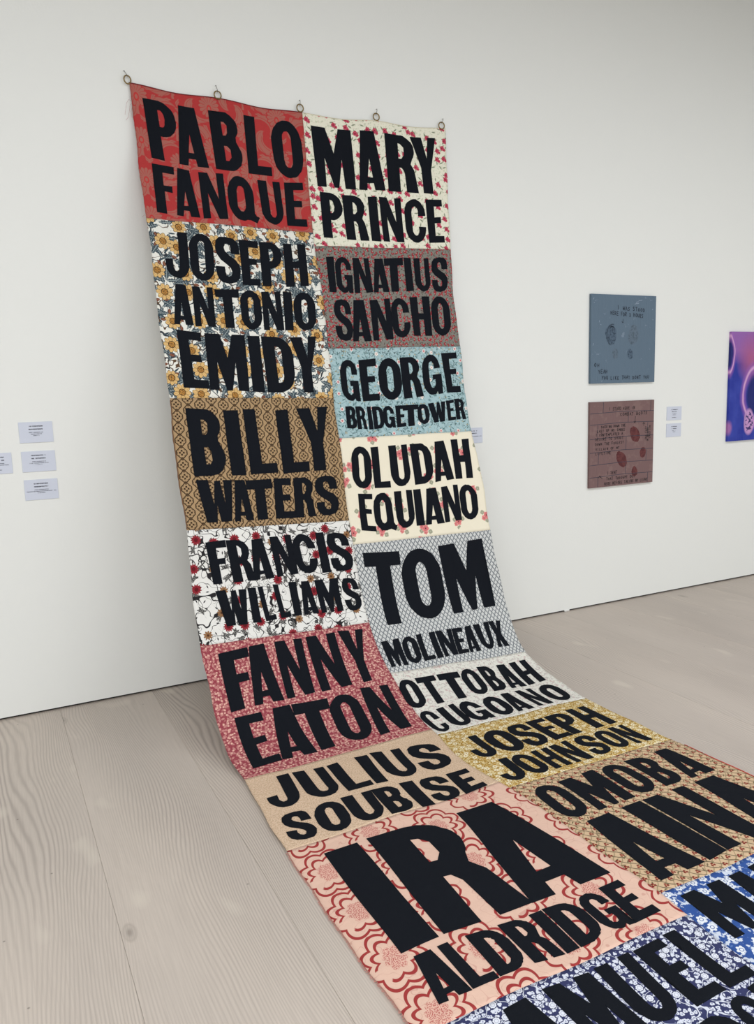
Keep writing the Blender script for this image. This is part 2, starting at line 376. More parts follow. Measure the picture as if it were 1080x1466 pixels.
def m_trellis():
    p = Pat('tan_trellis_print'); p.ground((170, 142, 106)); dk = (54, 38, 26)
    s = .060
    lx, ly = p.lattice(s, s, .5, 0, 0)
    ax, ay = lx.abs(), ly.abs()
    r = hyp(lx, ly)
    oc = ax.max(ay*.96).max((ax + ay)*.76)
    p.lay(below((oc - .0262).abs(), .0024, .001), dk)                  # chain of eight-sided cells
    p.lay(below((oc - .0215).abs(), .0011, .001)*below(0 - ((atan2(ly, lx)*8).cos()), .4, .3), dk)
    for (sx, sy) in ((.0098, 0), (-.0098, 0), (0, .0098), (0, -.0098)):
        p.lay(p.petals(lx - sx, ly - sy, 4, .0062, .5), dk)
    p.lay(below((ax + ay), .0036, .001), (170, 142, 106))
    return p.done()
def m_aqua():
    p = Pat('aqua_blossom_print'); x, y = p.x, p.y; p.ground((165, 192, 196))
    n = p.noise(x, y, 42, 3, .6); p.lay(below(n, .43, .04)*.55, (120, 152, 158))
    vn = (p.noise(x, y, 12, 3, .6, 3.0) - .5).abs(); p.lay(below(vn, .008, .005)*.9, (74, 92, 92))
    lx, ly, a, b, c = p.cell(34, 1, 8.0)
    p.lay(p.leaf(lx, ly, a, .011, .0032)[0]*b.gt(.25), (84, 118, 118)); p.lay(p.leaf(lx, ly, c, .008, .0025)[0]*b.lt(.3), (176, 160, 120))
    lx, ly, a, b, c = p.cell(12, .9, 2.0)
    p.lay(p.petals(lx, ly, 5, .0125, .3, a)*b.gt(.25), (232, 222, 214)); p.lay(p.petals(lx, ly, 5, .0075, .3, a)*b.gt(.55), (216, 142, 146))
    p.lay(below(hyp(lx, ly), .0028, .001)*b.gt(.25), (150, 80, 84))
    return p.done()
def m_daisy():
    p = Pat('white_daisy_vine_print'); x, y = p.x, p.y; p.ground((230, 229, 224)); bk = (42, 40, 42)
    vn = (p.noise(x, y, 10, 1, .5) - .5).abs(); p.lay(below(vn, .0085, .004), bk)
    vn = (p.noise(x, y, 14, 1, .5, 8.0) - .5).abs(); p.lay(below(vn, .008, .004), bk)
    lx, ly, a, b, c = p.cell(16, .9, 9.0)
    r = hyp(lx, ly)
    p.lay(below((r*260 + atan2(ly, lx) + a*6.28).sin().abs(), .16, .1)*below(r, .016, .001)*b.gt(.45), bk)
    lx, ly, a, b, c = p.cell(15, 1, 5.0)
    for k in (0.0, .36):
        lf, u, v = p.leaf(lx, ly, a + k, .024, .0078); p.lay(lf*b.gt(.25), (74, 74, 74)); p.lay(lf*b.gt(.25)*below(((u + v.abs())*650).sin(), -.2, .4)*.8, (160, 158, 152)); p.lay(lf*b.gt(.25)*below(v.abs(), .0008, .0006), bk)
    lx, ly, a, b, c = p.cell(26, 1, 15.0)
    lf, u, v = p.leaf(lx, ly, c, .009, .003); p.lay(lf*b.lt(.4), bk)
    lx, ly, a, b, c = p.cell(9.6, .6, 3.0); r = hyp(lx, ly)
    red = b.gt(.38); k2 = b.lt(.38)*b.gt(.06)
    p.lay(p.petals(lx, ly, 12, .028, .34, a, sharp=True)*red, (138, 34, 46)); p.lay(below(r, .010, .001)*red, (92, 20, 28))
    p.lay(below(r, .025, .001)*below(((atan2(ly, lx) + a*6.28)*6).sin().abs(), .12, .1)*red*.5, (196, 110, 110))
    p.lay(p.petals(lx, ly, 9, .023, .4, a)*k2, (142, 104, 70)); p.lay(below(r, .006, .001)*k2, (82, 52, 36))
    return p.done()
def m_blossom():
    p = Pat('cream_pink_blossom_print'); p.ground((236, 228, 206))
    lx, ly, a, b, c = p.cell(7.2, .8, 2.0)
    k = b.gt(.22)
    for (t, d) in ((.1, .034), (.45, .030), (.78, .036)):
        ox = (a*6.28 + t*6.28).cos()*d; oy = (a*6.28 + t*6.28).sin()*d
        qx, qy = lx - ox, ly - oy
        p.lay(p.petals(qx, qy, 4, .015, .2, c)*k, (176, 176, 152)); p.lay(below((hyp(qx, qy) - .008).abs(), .001, .001)*k, (120, 118, 104))
    for (t, d, R) in ((.3, .024, .018), (.62, .022, .015), (.0, .0, .024)):
        ox = (a*6.28 + t*6.28).cos()*d; oy = (a*6.28 + t*6.28).sin()*d
        qx, qy = lx - ox, ly - oy
        p.lay(p.petals(qx, qy, 5, R, .28, c)*k, (222, 146, 140)); p.lay(p.petals(qx, qy, 5, R*.72, .3, c + .1)*k, (210, 116, 118))
        p.lay(below(hyp(qx, qy), R*.17, .001)*k, (90, 52, 52))
    return p.done()
def m_rosered():
    p = Pat('rose_red_sprig_print'); x, y = p.x, p.y; p.ground((148, 66, 76))
    lx, ly, a, b, c = p.cell(52, .8, 1.0)
    p.lay(p.leaf(lx, ly, a, .0102, .0044)[0], (204, 148, 140)); p.lay(p.leaf(lx, ly, a, .0100, .0010)[0], (154, 70, 80))
    lx, ly, a, b, c = p.cell(70, .9, 7.0)
    p.lay(p.petals(lx, ly, 5, .0052, .4, a)*b.gt(.5), (220, 176, 160))
    vn = (p.noise(x, y, 30, 2) - .5).abs(); p.lay(below(vn, .010, .008)*.45, (206, 152, 142))
    return p.done()
def m_cross():
    p = Pat('grey_diamond_print'); p.ground((108, 114, 120))
    for j in (0.0, .5):
        lx, ly = p.lattice(.0275, .0375, .0, j, j)
        a, b = lx.abs(), ly.abs()
        p.lay(below(a/.0112 + b/.0150, 1.0, .1), (218, 219, 216))
        p.lay(below((a/.0100 + b/.0135 - 1.05).abs(), .05, .1)*.3, (90, 96, 104))
        p.lay(below((a - .0068).abs() + (b - .0085).abs(), .0036, .001), (112, 118, 124))
    n = p.noise(p.x, p.y, 300, 1); p.lay(n*.25, (104, 108, 114))
    return p.done()
def m_speck():
    p = Pat('pale_mauve_sprig_print'); x, y = p.x, p.y; p.ground((225, 223, 213))
    n = p.noise(x, y, 55, 3, .65); p.lay(below(n, .44, .05)*.65, (182, 168, 164))
    n = p.noise(x, y, 38, 3, .65, 5.0); p.lay(below(n, .40, .05)*.6, (196, 156, 156))
    n = p.noise(x, y, 70, 2, .6, 9.0); p.lay(below(n, .37, .04)*.6, (150, 150, 138))
    return p.done()
def m_beige():
    p = Pat('beige_fleck_cloth'); x, y = p.x, p.y; p.ground((212, 184, 156))
    lx, ly, a, b, c = p.cell(120, 1, 2.0)
    p.lay(p.leaf(lx, ly, a, .0048, .0014)[0]*.75, (176, 146, 118)); p.lay(below(p.noise(x, y, 150, 2), .45, .1)*.5, (230, 208, 184))
    return p.done()
def m_gold():
    p = Pat('gold_daisy_print'); x, y = p.x, p.y; p.ground((176, 138, 62))
    n = (p.noise(x, y, 60, 2, .6) - .5).abs(); p.lay(below(n, .03, .02), (228, 214, 168))
    lx, ly, a, b, c = p.cell(48, .9, 3.0)
    p.lay(p.leaf(lx, ly, a, .009, .003)[0]*b.gt(.3), (226, 208, 158)); p.lay(p.leaf(lx, ly, c, .008, .002)[0]*b.lt(.5), (128, 92, 36))
    lx, ly, a, b, c = p.cell(27, .85, 7.0)
    p.lay(p.petals(lx, ly, 6, .0115, .3, a)*b.gt(.2), (232, 222, 192)); p.lay(below(hyp(lx, ly), .0035, .001)*b.gt(.2), (190, 148, 70))
    return p.done()
def m_ogee():
    p = Pat('pink_ogee_print'); x, y = p.x, p.y; p.ground((222, 186, 167)); rd = (158, 58, 57)
    p.lay(p.noise(x, y, 9, 2)*.5, (228, 192, 172))
    vn = (p.noise(x, y, 16, 1, .5, 3.0) - .5).abs(); p.lay(below(vn, .006, .004)*.5, (196, 140, 128))
    W, Hh = .225, .235
    x = x + .03
    u = x/W; k = u.floor(); lx = (u.frac() - .5)*W; ly = ((y/Hh + k*.5).frac() - .5)*Hh
    th = atan2(ly, lx); r = hyp(lx, ly*.88)
    rim = (th*4 + .4).sin().abs()*.019 - (th*2 + .9).cos()*.006
    p.lay(below((r - rim - .052).abs(), .0056, .001)*below(0 - ((th - .6).cos()), .93, .02), rd)     # lobed cartouche
    out = below((r - rim*1.15 - .080).abs(), .0054, .001)
    p.lay(out*below((lx.abs() - .06), .04, .002), rd)                                                # outer ogee line
    dot = p.cell(210, .9, 1.0)
    dm = below(hyp(dot[0], dot[1]), .0016, .0008)
    lo = below(hyp(lx, ly*.72), .028 + (th*4 + .4).sin().abs()*.008, .004)
    p.lay(dm*lo, (176, 84, 82)); p.lay(lo*.18, (214, 140, 130))
    return p.done()
def m_leafdiag():
    p = Pat('tan_diagonal_leaf_print'); x, y = p.x, p.y; p.ground((206, 178, 144))
    gr = (98, 86, 66)
    q = (x + y)*26; q2 = (x - y)*26
    wob = (x*160).sin()*.07
    p.lay(below((q.frac() - .5 + wob).abs(), .085, .05)*.9, gr)
    p.lay(below((q2.frac() - .5 - wob).abs(), .065, .05)*.75, (140, 122, 92))
    lx, ly, a, b, c = p.cell(40, .8, 1.0)
    p.lay(p.leaf(lx, ly, a, .010, .003)[0]*b.gt(.35), (120, 106, 78))
    fx, fy = p.lattice(.0385, .0385, .5, .25, .1)
    for (ox, oy) in ((0, .005), (.005, -.003), (-.005, -.003)):
        p.lay(p.petals(fx - ox, fy - oy, 5, .0050, .25), (126, 40, 40))
    p.lay(below(hyp(fx, fy), .002, .001), (226, 170, 120))
    return p.done()
def m_blue():
    p = Pat('royal_blue_floral_print'); x, y = p.x, p.y; p.ground((52, 84, 150))
    p.lay(below(p.noise(x, y, 34, 3, .6), .46, .03), (206, 214, 228)); p.lay(below(p.noise(x, y, 52, 2, .6, 5.0), .36, .03), (88, 118, 176))
    lx, ly, a, b, c = p.cell(22, .9, 4.0)
    p.lay(p.petals(lx, ly, 6, .0165, .35, a)*b.gt(.35), (226, 230, 236)); p.lay(below((hyp(lx, ly) - .006).abs(), .0012, .001)*b.gt(.35), (80, 106, 162))
    return p.done()
def m_navy():
    p = Pat('navy_vine_floral_print'); x, y = p.x, p.y; p.ground((56, 60, 98)); wt = (216, 220, 232)
    lx, ly, a, b, c = p.cell(74, 1, 3.0)
    p.lay(p.petals(lx, ly, 3, .0068, .35, a)*b.gt(.2), wt); p.lay(below(hyp(lx, ly), .0018, .001)*c.gt(.5), (120, 126, 160))
    vn = (p.noise(x, y, 16, 1, .5) - .5).abs(); p.lay(below(vn, .016, .006), (56, 60, 98)); p.lay(below(vn, .0065, .004), wt)
    lx, ly, a, b, c = p.cell(24, .8, 8.0); k = b.gt(.45)
    p.lay(below(hyp(lx, ly), .0125, .001)*k, (48, 52, 88)); p.lay(p.petals(lx, ly, 8, .0108, .15, a)*k, (224, 227, 236))
    p.lay(below(((hyp(lx, ly) - .0055).abs()), .0008, .0008)*k*.6, (130, 136, 168))
    return p.done()
def m_letter():
    p = Pat('black_wool_cloth', .95, uv=False); p.ground((19, 22, 28))
    p.lay(p.noise(p.x, p.y + p.z, 260, 2, .6)*.6, (29, 32, 38))
    p.b.inputs['Specular IOR Level'].default_value = .08
    return p.done(.001, 10)
PM = {'L0': (m_damask(), 'red damask patch with tonal scrolling flowers'), 'R0': (m_roses(), 'cream patch printed with small pink roses'),
 'L1': (m_ochre(), 'white patch printed with ochre flowers and dark leaves'), 'R1': (m_taupe(), 'taupe grey patch with tiny red sprigs'),
 'L2': (m_trellis(), 'tan patch with a dark brown trellis print'), 'R2': (m_aqua(), 'pale aqua patch with small white blossoms'),
 'L3': (m_daisy(), 'white patch with dark red daisies and black vines'), 'R3': (m_blossom(), 'cream patch with loose pink blossoms'),
 'L4': (m_rosered(), 'dusky rose red patch with small pale sprigs'), 'R4': (m_cross(), 'grey and white diamond lattice patch'),
 'L5': (m_beige(), 'plain looking beige patch with a fine fleck'), 'R5': (m_speck(), 'off-white patch with faint mauve sprigs'),
 'L6': (m_ogee(), 'pale pink patch with red scalloped outlines'), 'R6': (m_gold(), 'mustard gold patch with cream daisies'),
 'L7': (m_navy(), 'navy patch with a dense white floral print'), 'R7': (m_leafdiag(), 'tan patch with diagonal leaves and small red flowers'),
 'R8': (m_blue(), 'royal blue patch with white flowers')}
M_letter = m_letter()
# v (metres down the cloth) of the seams at the outer hem and at the middle seam
BL = [(0, 0), (.700, .644), (1.62, 1.595), (2.276, 2.290), (2.835, 2.867), (3.589, 3.635), (4.161, 4.222), (5.083, 5.177), (6.10, 6.14)]
BR = [(0, 0), (.722, .715), (1.317, 1.312), (1.827, 1.843), (2.428, 2.463), (3.190, 3.226), (3.700, 3.766), (4.285, 4.328), (5.068, 5.110), (6.14, 6.10)]
patches = {}
def edge_wob(v): return .0030*np.sin(9*v) + .0022*np.sin(23*v + 1) + .0008*np.sin(140*v)
for side, B in (('L', BL), ('R', BR)):
    for k in range(len(B) - 1):
        (a0, b0), (a1, b1) = B[k], B[k+1]
        nu = 62; nv = max(10, int(((a1-a0)+(b1-b0))/2/.015))
        s, t = np.meshgrid(np.linspace(0, 1, nu+1), np.linspace(0, 1, nv+1))
        vt = a0 + (b0-a0)*s; vb = a1 + (b1-a1)*s; vv = vt + (vb-vt)*t
        if side == 'L': cc = s.copy(); cc = cc + (1-s)**8*edge_wob(vv) 
        else: cc = 1 + s + s**8*edge_wob(vv + 3)
        ridge = .0010*(np.exp(-((vv-vt)/.006)**2) + np.exp(-((vv-vb)/.006)**2))
        P = S(cc, vv); P[..., 1] -= 0
        PB = P.copy()
        # thin back layer gives the cloth its thickness
        e = 1e-3; dc = S0(cc+e, vv) - S0(cc-e, vv); dv = S0(cc, vv+2*e) - S0(cc, vv); n = -np.cross(dc, dv); n /= np.linalg.norm(n, axis=-1, keepdims=True)
        P = P + n*ridge[..., None]; PB = P - n*.0018
        V = np.concatenate([P.reshape(-1, 3), PB.reshape(-1, 3)]); N = (nu+1)*(nv+1)
        idx = np.arange(N).reshape(nv+1, nu+1)
        q = np.stack([idx[:-1, :-1], idx[1:, :-1], idx[1:, 1:], idx[:-1, 1:]], -1).reshape(-1, 4)
        Fc = list(map(tuple, q)) + list(map(tuple, (q + N)[:, ::-1]))
        bd = list(idx[0, :]) + list(idx[1:, -1]) + list(idx[-1, ::-1][1:]) + list(idx[::-1, 0][1:])
        for i in range(len(bd) - 1): Fc.append((bd[i], bd[i+1], bd[i+1]+N, bd[i]+N))
        uv = np.stack([cc*.925, -vv], -1).reshape(-1, 2); uv = np.concatenate([uv, uv])
        key = side + str(k)
        patches[key] = mesh_obj('patch', V, Fc, PM[key][0], banner, uv, smooth=True, label=PM[key][1])

# ------------------------------------------------------------------ letters
def arc(cx, cy, rx, ry, a0, a1, n=9):
    n *= 2
    return [(cx + rx*math.cos(math.radians(a0 + (a1-a0)*i/n)), cy + ry*math.sin(math.radians(a0 + (a1-a0)*i/n))) for i in range(n+1)]
def glyph(ch, ar):
    """outlines (first is the outside) in a unit box; ar = width / height"""
    r = min(.5, max(.16, .62*ar)); s = .36
    t = min(.24, max(.11, .30*ar)); ri = max(.04, r*(.5-s)/.5*1.3)
    e = min(.24, max(.15, .34*ar))
    if ch == 'O': return [arc(.5, 1-r, .5, r, 0, 180) + arc(.5, r, .5, r, 180, 360), arc(.5, 1-t-ri, .5-s, ri, 0, 180, 6) + arc(.5, t+ri, .5-s, ri, 180, 360, 6)]
    if ch == 'Q': return [arc(.43, 1-r, .43, r, 0, 180) + arc(.43, r, .43, r, 180, 290, 6) + [(.70, .03), (.90, -.03), (1, .10), (.90, .13), (.85, .2), (.86, .3)], arc(.43, 1-t-ri, .13, ri, 0, 180, 6) + arc(.43, t+ri, .13, ri, 180, 360, 6)]
    if ch == 'D': return [[(0, 0)] + arc(.45, r, .55, r, 270, 360, 7) + arc(.45, 1-r, .55, r, 0, 90, 7) + [(0, 1)], [(.40, t)] + arc(.46, t+ri, .17, ri, 270, 360, 4) + arc(.46, 1-t-ri, .17, ri, 0, 90, 4) + [(.40, 1-t)]]
    if ch == 'U': return [[(0, 1)] + arc(.5, r, .5, r, 180, 360) + [(1, 1), (.68, 1)] + arc(.535, t+ri, .145, ri, 0, -180, 6) + [(.39, 1)]]
    if ch == 'C': return [[(1, .62)] + arc(.5, 1-r, .5, r, 0, 180) + arc(.5, r, .5, r, 180, 360) + [(1, .37), (.66, .37)] + arc(.5, t+ri, .155, ri, 0, -180, 6) + arc(.5, 1-t-ri, .155, ri, 180, 0, 6) + [(.66, .62)]]
    if ch == 'G': return [[(.97, .64)] + arc(.485, 1-r, .485, r, 0, 180) + arc(.485, r, .485, r, 180, 285, 6) + [(.72, .07), (.76, 0), (1, 0), (1, .50), (.52, .50), (.52, .37), (.65, .37)] + arc(.5, t+ri, .15, ri, 0, -180, 6) + arc(.5, 1-t-ri, .15, ri, 180, 0, 6) + [(.65, .64)]]
    if ch == 'J': return [[(1, 1)] + arc(.5, r, .5, r, 360, 180) + [(0, .40), (.32, .40), (.33, t+ri+.02)] + arc(.46, t+ri, .13, ri, 180, 360, 6) + [(.59, 1)]]
    if ch == 'S': return [[(1, .65), (.99, .80), (.93, .91), (.80, .98), (.50, 1.0), (.20, .97), (.06, .88), (0, .73), (.05, .60), (.20, .49), (.45, .40), (.60, .33), (.65, .25), (.60, .165), (.50, .14), (.40, .17), (.36, .25), (.36, .34), (0, .34), (.01, .19), (.08, .08), (.22, .01), (.50, -.01), (.80, .03), (.94, .13), (1, .28), (.96, .41), (.82, .52), (.58, .60), (.41, .68), (.365, .75), (.40, .83), (.50, .86), (.60, .83), (.64, .75), (.64, .65)]]
    if ch == 'A': return [[(0, 0), (.24, 1), (.76, 1), (1, 0), (.61, 0), (.57, .12), (.33, .12), (.29, 0)], [(.36, .22), (.55, .22), (.475, .55)]]
    if ch == 'B': return [[(0, 0), (0, 1)] + arc(.50, .76, .46, .24, 90, -40, 6) + [(.85, .52)] + arc(.52, .28, .48, .28, 40, -90, 6), [(.40, .61), (.40, .84), (.50, .84), (.58, .79), (.58, .66), (.50, .61)], [(.40, .17), (.40, .43), (.51, .43), (.60, .37), (.60, .23), (.51, .17)]]
    if ch == 'E': return [[(0, 0), (0, 1), (.96, 1), (.96, 1-e), (.44, 1-e), (.44, .59), (.84, .59), (.84, .59-e*.85), (.44, .59-e*.85), (.44, e), (1, e), (1, 0)]]
    if ch == 'F': return [[(0, 0), (0, 1), (1, 1), (1, 1-e), (.46, 1-e), (.46, .59), (.84, .59), (.84, .59-e*.85), (.46, .59-e*.85), (.46, 0)]]
    if ch == 'H': return [[(0, 0), (0, 1), (.37, 1), (.37, .58), (.63, .58), (.63, 1), (1, 1), (1, 0), (.63, 0), (.63, .42), (.37, .42), (.37, 0)]]
    if ch == 'I': return [[(0, 0), (0, 1), (1, 1), (1, 0)]]
    if ch == 'L': return [[(0, 0), (0, 1), (.44, 1), (.44, e), (1, e), (1, 0)]]
    if ch == 'M': return [[(0, 0), (0, 1), (.35, 1), (.51, .58), (.67, 1), (1, 1), (1, 0), (.72, 0), (.70, .50), (.56, 0), (.43, 0), (.25, .50), (.22, 0)]]
    if ch == 'N': return [[(0, 0), (0, 1), (.36, 1), (.70, .44), (.70, 1), (1, 1), (1, 0), (.64, 0), (.29, .58), (.29, 0)]]
    if ch == 'P': return [[(0, 0), (0, 1)] + arc(.48, .705, .52, .295, 90, -90, 9) + [(.42, .41), (.42, 0)], [(.42, .57), (.42, .85)] + arc(.49, .71, .13, .14, 90, -90, 5)]
    if ch == 'R': return [[(0, 0), (0, 1)] + arc(.46, .74, .47, .26, 90, -35, 7) + [(.79, .50), (.90, .40), (.94, .25), (1, 0), (.62, 0), (.57, .36), (.50, .43), (.41, .43), (.41, 0)], [(.41, .59), (.41, .86), (.50, .85), (.59, .79), (.59, .66), (.50, .59)]]
    if ch == 'T': return [[(0, 1), (1, 1), (1, 1-e), (.70, 1-e), (.70, 0), (.30, 0), (.30, 1-e), (0, 1-e)]]
    if ch == 'W': return [[(0, 1), (.33, 1), (.42, .42), (.50, .98), (.66, .98), (.72, .42), (.76, 1), (1, 1), (.84, 0), (.55, 0), (.50, .40), (.44, 0), (.16, 0)]]
    if ch == 'X': return [[(0, 1), (.42, 1), (.54, .70), (.66, 1), (1, 1), (.76, .52), (1, 0), (.58, 0), (.46, .30), (.34, 0), (0, 0), (.24, .48)]]
    if ch == 'Y': return [[(0, 1), (.43, 1), (.57, .62), (.69, 1), (1, 1), (.69, .42), (.69, 0), (.31, 0), (.31, .45)]]
def inside(px, py, loops):
    c = False
    for L in loops:
        n = len(L)
        for i in range(n):
            x1, y1 = L[i]; x2, y2 = L[(i+1) % n]
            if (y1 > py) != (y2 > py) and px < (x2-x1)*(py-y1)/(y2-y1) + x1: c = not c
    return c
def letter(ch, tl, tr, br, bl, patch, seed):
    R = random.Random(seed)
    wm = (abs(tr[0]-tl[0]) + abs(br[0]-bl[0]))/2*.925; hm = (abs(bl[1]-tl[1]) + abs(br[1]-tr[1]))/2
    if wm < .001: return
    loops = glyph(ch, wm/hm); jl = []
    for L in loops:
        o = []
        for i, (x, y) in enumerate(L):
            j = .0016; x2 = x + R.uniform(-j, j)/wm; y2 = y + R.uniform(-j, j)/hm; o.append((x2, y2))
        # split long edges
        p = []
        for i in range(len(o)):
            a, b = o[i], o[(i+1) % len(o)]; d = math.hypot((b[0]-a[0])*wm, (b[1]-a[1])*hm); n = max(1, int(d/.02))
            for k in range(n): p.append((a[0]+(b[0]-a[0])*k/n, a[1]+(b[1]-a[1])*k/n))
        jl.append(p)
    verts = []; edges = []
    for L in jl:
        b0 = len(verts); verts += [Vector((x*wm, y*hm)) for x, y in L]
        edges += [(b0+i, b0+(i+1) % len(L)) for i in range(len(L))]
    nb = len(verts); step = .022; ll = [[(x*wm, y*hm) for x, y in L] for L in jl]
    y = step*.6
    while y < hm:
        x = step*.6
        while x < wm:
            if inside(x, y, ll) and min((Vector((x, y)) - q).length for q in verts[:nb]) > .007: verts.append(Vector((x, y)))
            x += step
        y += step
    rv, re, rf, _, _, _ = delaunay_2d_cdt(verts, edges, [], 0, 1e-6)
    fs = []
    for f in rf:
        cx = sum(rv[i].x for i in f)/3; cy = sum(rv[i].y for i in f)/3
        if inside(cx, cy, ll): fs.append(tuple(f))
    g = np.array([(q.x/wm, q.y/hm) for q in rv]); gx, gy = g[:, 0], g[:, 1]
    tlA, trA, brA, blA = map(np.array, (tl, tr, br, bl))
    top = tlA + (trA-tlA)*gx[:, None]; bot = blA + (brA-blA)*gx[:, None]; cv = bot + (top-bot)*gy[:, None]
    P = S(cv[:, 0], cv[:, 1], .0019); Q = S(cv[:, 0], cv[:, 1], .0002)
    cnt = {}
    for f in fs:
        for i in range(3):
            a, b = f[i], f[(i+1) % 3]; cnt[(a, b)] = 1
    rim = [(a, b) for (a, b) in cnt if (b, a) not in cnt]
    V = list(P); Fc = list(fs); m = {}
    def dup(i, top):
        k = (i, top)
        if k not in m: m[k] = len(V); V.append(P[i] if top else Q[i])
        return m[k]
    for a, b in rim: Fc.append((dup(a, 1), dup(a, 0), dup(b, 0), dup(b, 1)))
    o = mesh_obj('letter', V, Fc, M_letter, patch, smooth=True)
